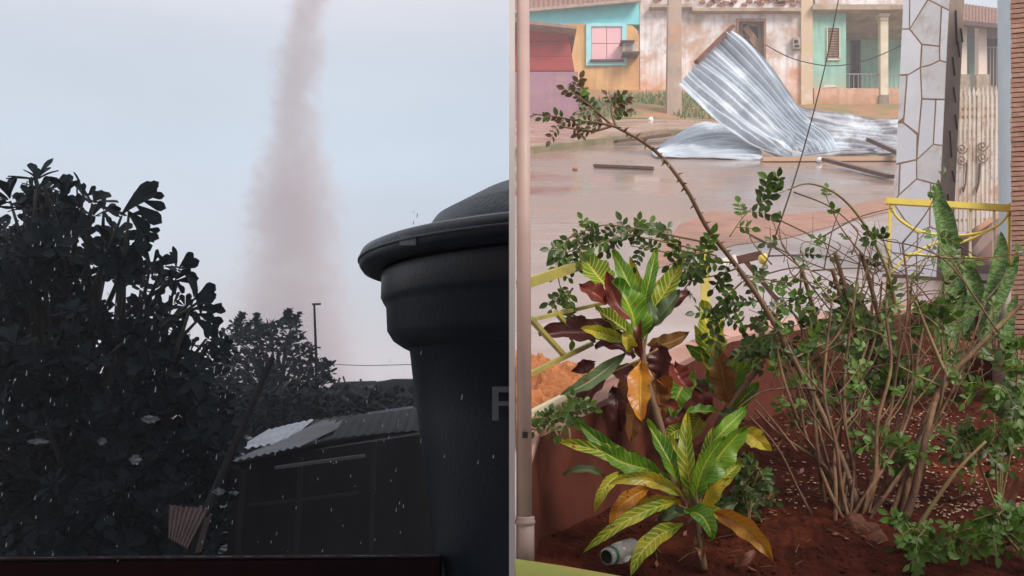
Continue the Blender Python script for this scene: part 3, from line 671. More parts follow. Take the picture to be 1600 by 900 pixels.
rail([(1101,372,3.34),(1103,548,3.34)], .03,.02, fl, mat('sunny yellow post',(.75,.66,.16),(.6,.5,.15),.5,9), 'post')
b = MB(); b.bar(P(1130,412,3.5),P(1190,398,3.5),.02,.03); b.bar(P(1160,402,3.5),P(1215,470,3.5),.014,.014); q=fixn(b.build('bent_rail', M_darkwood, fl)); q['label']='bent dark rail with a pale end'
b = MB(); b.bar(P(1128,412,3.48),P(1150,405,3.48),.024,.034); fixn(b.build('rail_cap', M_wall, fl))
b = MB(); b.blob(P(1193,405,3.45), .018,.015,.02); b.build('knob', M_yell, fl, smooth=True)
YR = 3.8
fr = empty('yellow_railing', P(1480,445,YR), 'bright yellow railing with looped bars between the stone pillar and the terracotta column', 'railing')
rail([(1384,314,YR),(1582,326,YR)], .03,.024, fr, M_yell, 'top_rail')
rail([(1380,430,YR),(1582,444,YR)], .02,.012, fr, M_darkwood, 'bottom_rail')
for x0,x1,w_ in ((1391,1384,.01),(1577,1574,.01)): rail([(x0,318,YR),(x1,500,YR)], w_,w_, fr, M_yell, 'post')
for pts in ([(1391,320),(1404,342),(1434,360),(1480,368),(1530,364),(1562,350),(1578,330)],[(1420,402),(1450,385),(1480,372)],[(1392,428),(1420,398),(1450,400),(1500,402),(1545,404)],[(1484,385),(1520,372),(1545,360)],[(1410,345),(1432,362),(1440,362)]):
    b = MB(); b.tube(catmull([P(x,y,YR-.005) for x,y in pts],6), .0055, 6); b.build('looped_bar', M_yell, fr, smooth=True)
for x in (1516,1553): b = MB(); b.bar(P(x,325,YR),P(x,435,YR),.008); fixn(b.build('upright', M_cream, fr))
# earth heap beyond the wall
b = MB()
hc = G(850,640)
def heap(u, v):
    X = .02+1.5*u*.45; Y = 4.6+1.3*v; k = math.sin(math.pi*v)**.8*(1-u)**.7
    return Vector((X, Y, zst(Y)+.20*k+.14*k*noise.noise(Vector((X*7,Y*7,0)))+.08*k*noise.noise(Vector((X*19,Y*19,0)))+.05*k*noise.noise(Vector((X*45,Y*45,0)))))
b.grid(60,90,heap); tag(b.build('earth_heap', mat('orange clay',(.46,.17,.055),(.26,.09,.035),.85,9,bump=.9), smooth=True), 'heap of orange clay on the pavement behind the grey pipe', 'earth heap')

# ================================================================== PLANTS ON THE RIGHT
M_stem = mat('rose stem bark', (.22,.115,.065),(.08,.04,.025),.75,16,stretch=(1,1,.35),bump=.4,c3=(.20,.17,.06),s3=7)
M_stemg = mat('green rose stem', (.20,.20,.07),(.24,.13,.06),.6,14)
M_stemd = mat('dark thorny stem', (.13,.075,.045),(.20,.12,.07),.6,14)
VM = {
 'g': leafmat('croton green', (.05,.19,.010),(.48,.50,.04),(.16,.33,.015),.4),
 'y': leafmat('croton yellow', (.60,.45,.03),(.72,.58,.08),(.26,.32,.03),.5),
 'gy': leafmat('croton green and yellow', (.12,.25,.015),(.66,.58,.06),(.46,.44,.03),.8),
 'o': leafmat('croton orange', (.50,.16,.015),(.66,.36,.03),(.58,.27,.02),.4),
 'm': leafmat('croton maroon', (.085,.016,.014),(.14,.03,.02),(.055,.012,.012),.3),
 'r': leafmat('croton red', (.20,.03,.018),(.30,.07,.03),(.12,.02,.015),.3),
 'b': leafmat('croton bronze', (.24,.09,.025),(.36,.17,.04),(.17,.10,.025),.4),
 'd': leafmat('croton dull green', (.07,.12,.045),(.16,.20,.08),(.10,.15,.06),.3)}
LAB = {'g':None,'y':'yellow leaf','gy':None,'o':'orange leaf','m':'dark maroon leaf','r':'red leaf','b':'bronze leaf','d':'dull grey green leaf'}
def croton_leaf(parent, a, b_, w_, kind, Y, bend=0, dY=0, curl=.0):
    """a,b_: base and tip in px; w_ px; bend: sideways bow in px; dY: how far the tip leans to (-) or from (+) the camera"""
    p0 = P(a[0],a[1],Y); p2 = P(b_[0],b_[1],Y+dY)
    mid = ((a[0]+b_[0])/2, (a[1]+b_[1])/2); dx, dy = b_[0]-a[0], b_[1]-a[1]; L = math.hypot(dx,dy)
    c = P(mid[0]-dy/L*bend, mid[1]+dx/L*bend, Y+dY*.5-.02)
    c = 2*c-(p0+p2)/2 if bend == 0 else c*1.0+(c-(p0+p2)/2)*.6
    W = w_/F*Y/2
    nrm0 = Vector((R.uniform(-.55,.55), -1, R.uniform(.0,.9))).normalized(); ph = R.uniform(0,6); dr = R.uniform(-1,1)
    def fn(u, v):
        p = p0*(1-u)**2+c*2*u*(1-u)+p2*u*u; t = (c-p0)*2*(1-u)+(p2-c)*2*u; t.normalize()
        s = t.cross(nrm0).normalized(); n = s.cross(t).normalized()
        prof = max(0.0, math.sin(math.pi*min(1,(u*.985+.015))**.85))**.72
        if u < .12: prof *= .35+.65*(u/.12)
        q = v*2-1
        return p+s*q*W*prof*(1+.07*math.sin(u*20+ph))+n*(.55*W*abs(q)-.18*W+.16*W*math.sin(u*19+ph+q*1.5)*abs(q)-.03*math.sin(math.pi*u)*dr)
    m = MB(); m.grid(28, 8, fn); o = m.build('leaf', VM[kind], parent, smooth=True)
    if LAB[kind]: o['label'] = LAB[kind]
    return o
def stem(parent, pts, r, m=M_stem, nm='stem', n=8, cm=5):
    b = MB(); b.tube(catmull([Vector(p) for p in pts], cm), r, n); return b.build(nm, m, parent, smooth=True)
Y2 = 2.42
c2 = empty('croton', P(1097,885,Y2), 'low croton with green and yellow leaves beside the plastic bottle', 'plant', 'crotons in the flower bed')
for args in [((1013,737),(897,653),26,'g',.06,-8,.05),((1030,736),(867,690),26,'gy',.05,12,.0),((1027,735),(938,700),36,'g',.03,-6,0),((943,744),(880,743),13,'d',.02,8,0),
  ((973,738),(928,800),18,'gy',.02,10,-.05),((1013,763),(952,817),26,'o',.03,10,-.05),((1113,690),(1167,637),24,'g',.08,0,.08),((1160,677),(1200,703),32,'y',.08,-8,0),
  ((1067,762),(1010,658),30,'g',.03,6,.05),((1083,783),(1076,643),27,'gy',.02,-8,.06),((1100,755),(1165,667),42,'g',.02,0,.05),((1087,787),(1133,683),28,'g',.0,-14,.0),
  ((1067,775),(950,757),23,'y',-.01,22,-.06),((1093,790),(1138,747),24,'y',-.01,-6,-.05),((1055,785),(910,865),21,'gy',-.02,10,-.15),((1067,820),(985,900),28,'gy',-.04,20,-.12),
  ((1090,830),(1097,875),20,'b',.0,0,-.02),((1073,800),(1113,845),32,'g',-.05,-10,-.1),((1117,800),(1208,876),30,'o',-.04,-16,-.12),((1070,800),(1030,815),22,'d',.03,0,0),((1105,800),(1150,785),16,'d',.06,0,0),((1080,770),(1045,680),24,'gy',.09,0,.05),((1095,770),(1115,668),24,'gy',.10,0,.05),((1060,775),(985,705),26,'g',.10,-6,.03),((1105,775),(1160,720),26,'gy',.09,0,.03),((1065,790),(985,790),20,'y',.07,8,0),((1090,800),(1150,830),22,'gy',.03,-5,-.03)]:
    a,b_,w_,k_,dy,bend,tl = args; croton_leaf(c2, a, b_, w_, k_, Y2+dy, bend, tl)
stem(c2, [P(1100,890,Y2),P(1092,840,Y2),P(1088,790,Y2),P(1085,760,Y2)], [.011,.007], M_stemd)
for a in ((1067,765),(1030,740),(1100,760),(1067,778),(1060,790),(1120,802),(1073,820)): stem(c2, [P(1088,800,Y2),P(a[0],a[1],Y2)], [.004,.003], M_stemg, 'leaf_stalk', 6, 3)
Y1 = 2.7
c1 = empty('croton', P(1040,740,Y1), 'taller croton with long maroon, green and orange leaves in front of the yellow fence', 'plant', 'crotons in the flower bed')
for args in [((973,524),(842,524),38,'m',.06,14,-.05),((997,480),(957,392),24,'g',.06,0,.05),((1003,483),(1025,388),18,'g',.06,0,.05),((1013,490),(1067,402),27,'gy',.05,5,.05),
  ((950,450),(908,397),40,'gy',.05,5,.05),((1033,493),(1078,457),24,'m',.05,5,0),((948,473),(906,447),28,'r',.03,0,0),((1017,512),(1062,455),24,'d',.03,0,0),((997,500),(948,425),28,'r',.02,-8,.0),
  ((955,583),(990,615),30,'m',.05,-8,0),((950,583),(903,648),28,'m',.04,6,-.05),((960,605),(972,672),24,'m',.04,0,0),((1030,540),(1030,590),34,'m',.04,0,0),((1027,590),(1035,652),30,'b',.05,0,0),
  ((1053,570),(1077,605),32,'r',.06,0,0),((928,567),(896,580),20,'m',.03,0,0),((977,533),(907,513),19,'y',-.02,5,-.08),((977,552),(875,618),21,'d',-.02,-6,-.12),((992,545),(957,438),46,'g',-.02,5,-.03),
  ((1003,558),(1000,490),14,'r',-.02,0,0),((1003,568),(1003,660),32,'o',-.04,4,-.12),((985,545),(975,520),18,'y',-.04,0,-.03),((1010,520),(1012,470),18,'d',.0,0,.03),((1020,600),(1060,640),30,'r',.08,0,0),((1008,500),(985,402),20,'gy',.08,0,.04),((1015,500),(1045,425),24,'y',.09,0,.04),((985,520),(930,482),26,'gy',.07,4,.0),((1012,540),(1075,520),24,'b',.07,6,0),((990,560),(930,545),26,'m',.08,4,0),((1010,560),(1065,585),26,'m',.07,-6,0),((998,565),(970,640),24,'b',.09,4,0),((1008,570),(1045,620),24,'o',.1,0,0),((1000,620),(985,690),28,'b',.08,0,0)]:
    a,b_,w_,k_,dy,bend,tl = args; w_ *= 1.12; croton_leaf(c1, a, b_, w_, k_, Y1+dy, bend, tl)
stem(c1, [P(1050,760,Y1),P(1035,680,Y1),P(1012,600,Y1),P(1003,540,Y1),P(1003,480,Y1)], [.014,.007], M_stemd)
for a in ((975,535),(955,583),(1028,545),(1015,500),(995,505)): stem(c1, [P(1004,560,Y1),P(a[0],a[1],Y1)], [.004,.003], M_stemg, 'leaf_stalk', 6, 3)
Y3 = 2.95
c3 = empty('croton', P(1120,700,Y3), 'croton with one bronze and several bright green leaves right of the maroon one', 'plant', 'crotons in the flower bed')
for args in [((1113,565),(1093,472),44,'gy',.03,4,.03),((1110,567),(1073,540),22,'g',.02,0,0),((1143,592),(1194,519),30,'g',.02,5,.0),((1143,625),(1155,550),26,'g',.03,0,0),((1083,583),(1050,652),36,'g',.0,8,-.05),
  ((1110,567),(1128,625),28,'g',.03,0,0),((1093,603),(1100,655),32,'r',.04,0,0),((1120,643),(1072,645),20,'g',-.02,5,-.04),((1067,667),(1030,692),22,'gy',.0,0,0),((1137,628),(1119,540),38,'b',-.03,0,-.03),
  ((1125,645),(1160,660),18,'d',.0,0,0),((1070,640),(1040,700),32,'r',.06,0,0),((1125,600),(1085,510),28,'gy',.06,0,0),((1140,600),(1165,545),26,'gy',.06,0,0),((1120,620),(1070,600),24,'d',.07,0,0),((1145,640),(1185,600),24,'g',.06,0,0),((1100,640),(1075,690),28,'gy',.08,0,0)]:
    a,b_,w_,k_,dy,bend,tl = args; croton_leaf(c3, a, b_, w_, k_, Y3+dy, bend, tl)
stem(c3, [P(1080,760,Y3),P(1110,690,Y3),P(1135,640,Y3),P(1165,600,Y3),P(1190,570,Y3)], [.013,.008], M_stemd)
# second generation, darker undergrowth leaves behind the low croton
# --- snake plants (mottled upright blades)
M_snake = mat('mottled sansevieria', (.05,.12,.03),(.19,.29,.09),.45,60,detail=4,stretch=(1,1,2.4),lo=.44,hi=.58)
def blade(parent, pts, w_, Y, m=M_snake):
    c = catmull([P(x,y,Y) for x,y in pts], 8); n = len(c)-1; W = w_/F*Y/2; nr = Vector((R.uniform(-.4,.4),-1,.1)).normalized()
    def fn(u, v):
        i = min(int(u*n), n-1); p = c[i].lerp(c[i+1], u*n-i); t = (c[min(i+1,n)]-c[i]).normalized(); s = t.cross(nr).normalized(); q = v*2-1
        prof = min(1, .55+u*1.2)*(1-max(0,(u-.55)/.45)**1.8)
        return p+s*q*W*prof+nr*W*.5*(q*q-1)*-1*prof*-1
    b = MB(); b.grid(n, 6, fn); return b.build('leaf', m, parent, smooth=True)
YN = 3.5
sn = empty('snake_plant', P(1495,600,YN), 'snake plant with a tall mottled blade in front of the yellow railing', 'plant')
for pts, w_, dy in (([(1492,575),(1493,500),(1488,420),(1478,350),(1468,315),(1466,280)],34,-.03),([(1500,520),(1525,460),(1508,420),(1478,378)],28,.02),([(1535,560),(1540,500),(1556,440),(1565,390),(1564,362)],26,0),([(1540,560),(1550,500),(1575,440),(1585,410),(1590,392)],18,-.02),([(1470,560),(1468,500),(1475,440)],18,.04),([(1510,560),(1512,500),(1508,440)],22,.05),([(1580,580),(1578,500),(1590,460)],20,.05),([(1500,600),(1480,540),(1470,500)],36,.02)):
    blade(sn, pts, w_, YN+dy)
sn2 = empty('snake_plant', P(1350,600,YN), 'short snake plant with broad folded blades among the bare rose stems', 'plant')
for pts, w_, dy in (([(1370,560),(1350,510),(1330,470),(1318,440)],34,0),([(1340,560),(1355,520),(1380,500)],30,.03),([(1400,570),(1385,500),(1392,450)],22,.04),([(1330,580),(1340,540),(1362,520)],36,-.03)):
    blade(sn2, pts, w_, YN+dy)
# --- leaflets
def leafmesh(name, m, wr=.28, fold=.08):
    b = MB()
    def fn(u, v):
        q = v*2-1; W = wr*max(0,math.sin(math.pi*u**.9))**.8
        return (q*W, u, fold*abs(q)*W*3-.12*u*u)
    b.grid(5, 2, fn); me = bpy.data.meshes.new(name); me.from_pydata([tuple(v) for v in b.v], [], b.f); me.materials.append(m)
    me.polygons.foreach_set('use_smooth', [True]*len(me.polygons)); me.update(); return me, b.v, b.f
def leaf_mx(p, d, up, s):
    d = d.normalized(); x = d.cross(up)
    if x.length < 1e-4: x = d.orthogonal()
    x.normalize(); z = x.cross(d).normalized()
    return Matrix(((x.x*s,d.x*s,z.x*s,p.x),(x.y*s,d.y*s,z.y*s,p.y),(x.z*s,d.z*s,z.z*s,p.z),(0,0,0,1)))
def put_leaves(parent, items, tmpls, cap=300, name='leaf'):
    """items: (matrix, size, tmpl index); the largest `cap` become objects, the rest one stuff part"""
    if not items: return
    items = sorted(items, key=lambda t: -t[1]/max(t[0].translation.y, .5)); off = wloc(parent)
    for mx, s, k in items[:cap]:
        o = bpy.data.objects.new(name, tmpls[k][0]); sc.collection.objects.link(o); o.parent = parent
        m2 = mx.copy(); m2.translation = mx.translation-off; o.matrix_local = m2
    rest = items[cap:]
    for k in range(len(tmpls)):
        sub = [t for t in rest if t[2] == k]
        if not sub: continue
        b = MB(); _, tv, tf = tmpls[k]
        for mx, s, _k in sub:
            base = len(b.v); b.v += [mx @ v for v in tv]; b.f += [[i+base for i in f] for f in tf]
        o = b.build('foliage', tmpls[k][0].materials[0], parent, smooth=True); o['kind'] = 'stuff'
LT = [leafmesh('rose_leaflet_dark', mat('rose leaf dark', (.030,.065,.012),(.055,.10,.018),.4,20,transl=.2)),
      leafmesh('rose_leaflet_mid', mat('rose leaf mid', (.06,.14,.012),(.10,.20,.02),.45,20,transl=.3)),
      leafmesh('rose_leaflet_red', mat('rose leaf young', (.11,.04,.03),(.08,.08,.03),.4,20,transl=.2)),
      leafmesh('rose_leaflet_light', mat('rose leaf light', (.12,.27,.05),(.18,.32,.07),.45,20,transl=.35))]
def compound(items, twigs, p, d, s, n, k):
    """pinnate leaf with n pairs; s = leaflet length in m"""
    d = d.normalized(); side = d.cross(Vector((R.uniform(-.4,.4),-1,R.uniform(-.2,.5)))).normalized(); L = s*(.55*n+.6)
    up = side.cross(d); droop = Vector((0,0,-1))
    pts = []
    for i in range(n+1):
        t = (i+.7)/(n+.7); q = p+d*L*t+droop*L*.18*t*t; pts.append(q)
        if i < n:
            for sg in (-1,1):
                dd = (side*sg+d*.65+Vector((R.uniform(-.2,.2),R.uniform(-.3,.3),R.uniform(-.25,.15)))); sz = s*R.uniform(.75,1.1)
                items.append((leaf_mx(q, dd, up+Vector((R.uniform(-.4,.4),R.uniform(-.4,.4),R.uniform(-.4,.4))), sz), sz, k if R.random() < .8 else R.choice((0,1))))
        else:
            items.append((leaf_mx(q, d+Vector((0,0,-.3)), up, s*1.1), s*1.1, k))
    twigs.append([p]+pts)
def twigmesh(parent, twigs, m, r=.0012, nm='leaf_stalks'):
    b = MB()
    for t in twigs: b.tube(t, r, 3, False)
    o = b.build(nm, m, parent); o['kind'] = 'stuff'
# --- rose bush
YB0 = S(1335,842).y
rb = empty('rose_bush', S(1335,842), 'large half bare rose bush with thorny arching canes growing from the red soil', 'bush')
items = []; twigs = []
def yb(py, a=0): return YB0+.22*(842-py)/400+a
arch = [(1352,850,2.62),(1330,760,2.66),(1295,670,2.70),(1250,580,2.74),(1195,480,2.76),(1145,408,2.74),(1105,356,2.70),(1075,300,2.66),(1040,252,2.63),(1005,222,2.60),(962,198,2.58)]
pa = catmull([P(*p) for p in arch], 8)
stem(rb, [P(*p) for p in arch], [.012]*8+[.010+0*i for i in range(8)]+[.0095-.0062*i/(8*9) for i in range(8*10-15)], M_stemd, 'cane', 8, 8)
b = MB()   # thorns
for i in range(8, len(pa)-1):
    if R.random() < .75:
        d = (pa[i+1]-pa[i]).normalized(); a_ = R.uniform(0,6.28); s_ = d.orthogonal().normalized(); q_ = d.cross(s_); o_ = s_*math.cos(a_)+q_*math.sin(a_)
        b.tube([pa[i]+o_*.005, pa[i]+o_*.018-d*.004], [.004,.0006], 4)
b.build('thorns', M_stemd, rb)['kind'] = 'stuff'
def twig(pts, r, m=M_stem, leaves=0, s=.03, k=(0,1), n=(2,3), spread=1.0, start=.3, name='cane', drop=0):
    c = catmull([P(*p) for p in pts], 6); o = MB(); o.tube(c, r, 5 if r[0] < .004 else 7); o.build(name, m, rb, smooth=True)
    for i in range(leaves):
        t = start+(1-start)*(i+.5)/leaves; j = min(int(t*(len(c)-1)), len(c)-2); p = c[j].lerp(c[j+1], t*(len(c)-1)-j); d = (c[j+1]-c[j]).normalized()
        dd = d*.6+Vector((R.uniform(-1,1), R.uniform(-.7,.5), R.uniform(-.7,.9)))*spread
        compound(items, twigs, p, dd, s*R.uniform(.8,1.2), R.choice(n), R.choice(k))
# leafy tip top left
for pts in ([(962,198,2.58),(935,192,2.57),(900,188,2.56),(868,182,2.55),(832,178,2.55)],[(955,195,2.58),(930,172,2.57),(905,152,2.56),(895,146,2.56)],[(958,196,2.58),(925,205,2.57),(890,200,2.56),(870,196,2.56)],[(962,198,2.58),(955,170,2.58),(962,152,2.58)]):
    twig(pts, [.004,.0015], M_stemd, 6, .020, (0,2,2), (2,3), 1.0, .1)
for pts in ([(940,192,2.57),(925,168,2.57),(910,158,2.57)],[(935,190,2.57),(930,180,2.57),(915,165,2.57)]): twig(pts, [.002,.001], M_stemd, 2, .019, (1,1,0), (2,2), .9, .2)
# left middle cluster
for pts in ([(1110,380,2.72),(1060,370,2.74),(1000,358,2.76),(940,352,2.78),(890,372,2.8)],[(1120,400,2.72),(1070,385,2.78),(1010,372,2.8),(960,362,2.8)],[(1115,392,2.7),(1070,400,2.76),(1030,392,2.8),(985,384,2.8)],[(900,362,2.8),(880,385,2.8),(872,425,2.8),(878,460,2.8)],[(1000,365,2.8),(930,380,2.8),(885,395,2.8)],[(895,450,2.8),(885,470,2.8),(900,500,2.8)]):
    twig(pts, [.0035,.0015], M_stemg, 9, .027, (0,0,1), (2,3), 1.0, .08)
for pts in ([(1150,420,2.75),(1120,430,2.8),(1080,440,2.82),(1060,470,2.84)],[(1160,440,2.75),(1130,470,2.8),(1110,500,2.85)],[(1190,470,2.76),(1150,480,2.82),(1120,520,2.86)],[(1200,490,2.76),(1230,470,2.8),(1260,470,2.82)],[(1150,420,2.75),(1175,440,2.8),(1200,440,2.82)],[(1215,520,2.76),(1180,530,2.8),(1160,560,2.84)],[(1240,560,2.76),(1280,540,2.8),(1310,530,2.82)],[(1150,410,2.75),(1100,410,2.8),(1060,420,2.84)]):
    twig(pts, [.003,.0015], M_stemg, 7, .027, (0,0,1), (2,3), 1.0, .1)
# twig up to (1230,295) and the long green arch
twig([(1140,370,2.75),(1165,335,2.75),(1195,312,2.75),(1228,298,2.75)], [.002,.001], M_stemg, 8, .028, (1,0), (2,3), .8, .1)
twig([(1400,480,2.8),(1385,420,2.8),(1350,350,2.8),(1310,305,2.8),(1265,287,2.8),(1230,297,2.8)], [.006,.002], M_stemg)
twig([(1395,420,2.8),(1382,380,2.8),(1372,372,2.8)], [.003,.0015], M_stemg, 5, .026, (0,), (1,2), .8, .5)
twig([(1378,375,2.8),(1440,388,2.8),(1490,420,2.8),(1560,520,2.8)], [.002,.003], M_stemd)
for k in range(10):
    px = R.uniform(1230,1500); py = R.uniform(470,560)
    twig([(px,py,2.85),(px+R.uniform(-25,25),py-14,2.85),(px+R.uniform(-50,50),py-22,2.85)], [.002,.001], M_stemg, 5, .028, (0,1), (2,2), 1, .1)
for k in range(15):
    px = R.uniform(1190,1500); py = R.uniform(500,640)
    twig([(px,py,2.9),(px+R.uniform(-25,25),py-14,2.9),(px+R.uniform(-50,50),py-18,2.9)], [.0022,.001], M_stemg, 6, .03, (0,0,1,2), (2,2), 1, .1)
# main canes from the stump
def cane(x0, y0, x1, y1, r, bow=0, m=M_stem, Ya=0, Yb=0, **kw):
    pts = []
    for i in range(6):
        t = i/5; x = x0+(x1-x0)*t+bow*math.sin(math.pi*t)+R.uniform(-9,9)*(0 < i < 5); y = y0+(y1-y0)*t
        pts.append((x, y, YB0+Ya+(Yb-Ya)*t+R.uniform(-.05,.05)*(i > 0)))
    r *= .64; twig(pts, [r,r*.5], m, **kw)
    for i in (2,3,4,5):
        if R.random() < .7:
            x, y, Y = pts[i]; sg = R.choice((-1,1)); L = R.uniform(40,120)
            twig([(x,y,Y),(x+sg*L*.35,y-L*.45,Y+.02),(x+sg*L*.6,y-L,Y+.05)], [r*.5,r*.15], R.choice((m,M_stemg,M_stemd)), 2, .024, (0,1,3), (1,2), 1, .5, name='side_shoot')
    return pts
for (x1,y1,r,bow,yy) in ((1215,470,.009,-30,.2),(1540,470,.008,30,.35),(1290,560,.006,20,.1),(1450,560,.006,-25,.15),(1268,500,.0115,-10,.22),(1300,470,.010,-22,.2),(1345,395,.0095,-14,.25),(1378,440,.009,-8,.3),(1390,400,.0105,20,.28),(1410,380,.0095,25,.3),(1230,560,.009,-8,.15),(1445,500,.010,35,.3),(1500,520,.009,30,.3),(1355,500,.007,5,.35),(1325,540,.007,-12,.35),(1404,470,.007,18,.4),(1475,440,.009,50,.3),(1252,420,.0085,-16,.3),(1308,505,.0105,-28,.26),(1350,480,.0095,-16,.3),(1364,430,.0100,2,.32),(1425,430,.0085,34,.32)):
    cane(1325+R.uniform(-22,28), 838+R.uniform(-8,8), x1, y1, r, bow, M_stem, R.uniform(-.04,.04), yy)
# right leaning forks
for pts, r in (([(1400,835,2.64),(1432,700,2.7),(1470,610,2.75),(1530,540,2.8),(1600,472,2.85)],.0125),([(1395,850,2.6),(1425,780,2.62),(1445,690,2.64),(1460,630,2.7)],.014),([(1376,835,2.62),(1398,790,2.64),(1412,745,2.66),(1428,690,2.68)],.009),([(1420,845,2.6),(1470,770,2.6),(1500,730,2.6),(1540,690,2.62)],.007),([(1484,610,2.76),(1440,590,2.78),(1400,570,2.8)],.005),([(1484,600,2.76),(1450,520,2.8),(1430,470,2.8)],.007)):
    twig(pts, [r,r*.55], M_stem if r > .008 else M_stemg)
# left side dead canes
for pts, r in (([(1318,845,2.62),(1282,825,2.62),(1250,770,2.64),(1215,700,2.66),(1170,650,2.7)],.0055),([(1330,800,2.62),(1290,730,2.66),(1220,680,2.7),(1180,640,2.7)],.007),([(1360,690,2.72),(1290,615,2.72),(1200,610,2.72),(1150,640,2.72)],.004),([(1210,705,2.7),(1240,660,2.7),(1265,620,2.7)],.003),([(1245,705,2.68),(1210,660,2.7),(1180,625,2.72)],.004)):
    twig(pts, [r,r*.5], M_stem)
# thin tangle of bare twigs
for k in range(250):
    px = R.gauss(1350,100); py = R.uniform(395,700)
    if px < 1165: continue
    L = R.uniform(40,150); a_ = R.choice((R.uniform(-2.6,-.5), R.uniform(-3.3,.2))); Y = 2.72+R.uniform(0,.35)
    x2 = px+L*math.cos(a_); y2 = py+L*math.sin(a_)*.7
    if y2 < 330 or x2 < 1150: continue
    r = R.uniform(.0010,.0028)
    twig([(px,py,Y),((px+x2)/2+R.uniform(-14,14),(py+y2)/2+R.uniform(-12,6),Y),(x2,y2,Y)], [r,r*.45], R.choice((M_stem,M_stem,M_stemd,M_stemg)), name='bare_twig')
for pts in ([(1240,300,2.9),(1300,325,2.9),(1345,370,2.9),(1375,440,2.9)],[(1160,360,2.9),(1240,400,2.9),(1330,440,2.9),(1400,500,2.9)],[(1200,335,2.9),(1290,380,2.9),(1370,430,2.9)],[(1200,400,2.9),(1290,400,2.9),(1380,425,2.9)],[(1190,430,2.9),(1260,420,2.9),(1340,470,2.9)],[(1285,370,2.9),(1340,340,2.9),(1395,325,2.9)],[(1255,430,2.9),(1310,500,2.9),(1370,560,2.9)]):
    twig(pts, [.0028,.0012], M_stemd, name='bare_twig')
# broken cane tops
for x,y in ((1252,420),(1304,395),(1300,420),(1345,395)): twig([(x,y,2.85),(x+14,y+45,2.85),(x+30,y+110,2.84)], [.006,.007], M_stem)
# stump
b = MB(); b.blob(S(1340,850)+Vector((0,0,.02)), .075,.05,.06, 14, 10, .3, 4); b.blob(S(1362,862)+Vector((0,0,.01)), .055,.04,.05, 12, 8, .3, 9); b.build('stump', mat('gnarled red stump',(.15,.05,.03),(.09,.035,.02),.9,14,bump=.8), rb, smooth=True)
put_leaves(rb, items, LT); twigmesh(rb, twigs, M_stemg)
# dry brown leaf litter hanging at right
b = MB()
for k in range(260):
    p = P(R.gauss(1500,45), R.gauss(545,14)+0, R.uniform(2.9,3.2)); d = Vector((R.uniform(-.5,.5),R.uniform(-.5,.5),-1)).normalized()*R.uniform(.012,.03); s_ = Vector((R.uniform(-1,1),R.uniform(-1,1),.2)).normalized()*.004
    i = [b.vert(p-s_), b.vert(p+s_), b.vert(p+d)]; b.f.append(i)
o = b.build('dead_leaves', mat('dry brown leaf',(.34,.12,.05),(.22,.08,.04),.8,30), rb); o['kind']='stuff'
# small leafy rose plants, lower right
def leafy(base, spots, lab, s=.034, ks=(1,1,3), cnt=8):
    global items, twigs, rb
    keep = (items, twigs, rb); items = []; twigs = []
    rb = empty('young_rose', P(*base), lab, 'plant', 'young leafy roses at the right of the bed')
    for (x, y, w_, h_) in spots:
        twig([base,((base[0]+x)/2+R.uniform(-10,10),(base[1]+y)/2,base[2]),(x,y,base[2]+R.uniform(-.05,.05))], [.004,.002], M_stemg, 0)
        for k in range(cnt):
            px = x+R.uniform(-w_,w_); py = y+R.uniform(-h_,h_); Y = base[2]+R.uniform(-.08,.08)
            twig([(x,y,base[2]),((x+px)/2,(y+py)/2-4,Y),(px,py,Y)], [.002,.001], M_stemg, 3, s, ks, (2,2,3), 1, .4)
    put_leaves(rb, items, LT); twigmesh(rb, twigs, M_stemg)
    items, twigs, rb = keep
leafy((1440,880,2.42), [(1440,835,50,25),(1430,870,40,22),(1480,850,30,25)], 'bright green young rose low at the bottom, right of the stump', .025, (1,1,3), 5)
leafy((1590,860,2.4), [(1580,835,30,22),(1560,805,22,12),(1560,838,30,8)], 'green young rose at the bottom right corner', .026, (1,1,3), 5)
leafy((1560,800,2.75), [(1560,680,45,45),(1585,640,25,40),(1520,700,35,30),(1590,560,20,30),(1550,600,40,22)], 'green leafy rose in front of the terracotta column', .028, (0,1,1), 6)
leafy((1385,760,2.72), [(1385,695,35,16),(1420,700,25,16)], 'small green sprout tangled between the bare canes', .022, (1,3,3), 6)
leafy((890,700,2.5), [(880,645,40,12),(865,655,25,12)], 'sparse grey green sprig in front of the garden wall beside the pipe', .022, (0,0,1), 4)
# dark low weeds between crotons and bush
leafy((1170,830,2.6), [(1165,770,45,28),(1185,735,30,15),(1150,800,30,12)], 'dark low weeds between the low croton and the rose bush', .022, (0,0,0), 6)
# dry fallen leaves
M_dry = leafmat('dry leaf', (.34,.13,.08),(.44,.2,.12),(.22,.09,.06),.3)
VM['dry'] = M_dry; LAB['dry'] = None
for (a,b_,w_,lab) in (((1545,800),(1592,745),24,'large curled dry brown leaf on the soil under the terracotta column'),((1170,790),(1215,765),16,'curled brown leaf lying right of the low croton'),((1150,880),(1180,860),18,'red brown fallen leaf in front of the low croton'),((1530,795),(1570,800),22,'flat dry leaf beside the large curled one')):
    o = croton_leaf(None, a, b_, w_, 'dry', S(0,(a[1]+b_[1])/2+10).y, 8, -.03); o.name = 'dry_leaf'; tag(o, lab, 'leaf')
b = MB()
for k in range(90):
    px = R.uniform(980,1600); py = R.uniform(650,890); p = S(px,py)
    if not inbed(p.x,p.y): continue
    p.z = soil((p.x-.012)/4.2,(p.y-1.6)/2.6).z+.004; a_ = R.uniform(0,3.14); L = R.uniform(.02,.09); d = Vector((math.cos(a_)*L, math.sin(a_)*L, R.uniform(-.003,.012)+SL*math.sin(a_)*L))
    b.tube([p, p+d*.5+Vector((R.uniform(-.006,.006),R.uniform(-.006,.006),.003)), p+d], [.0018,.0009], 4)
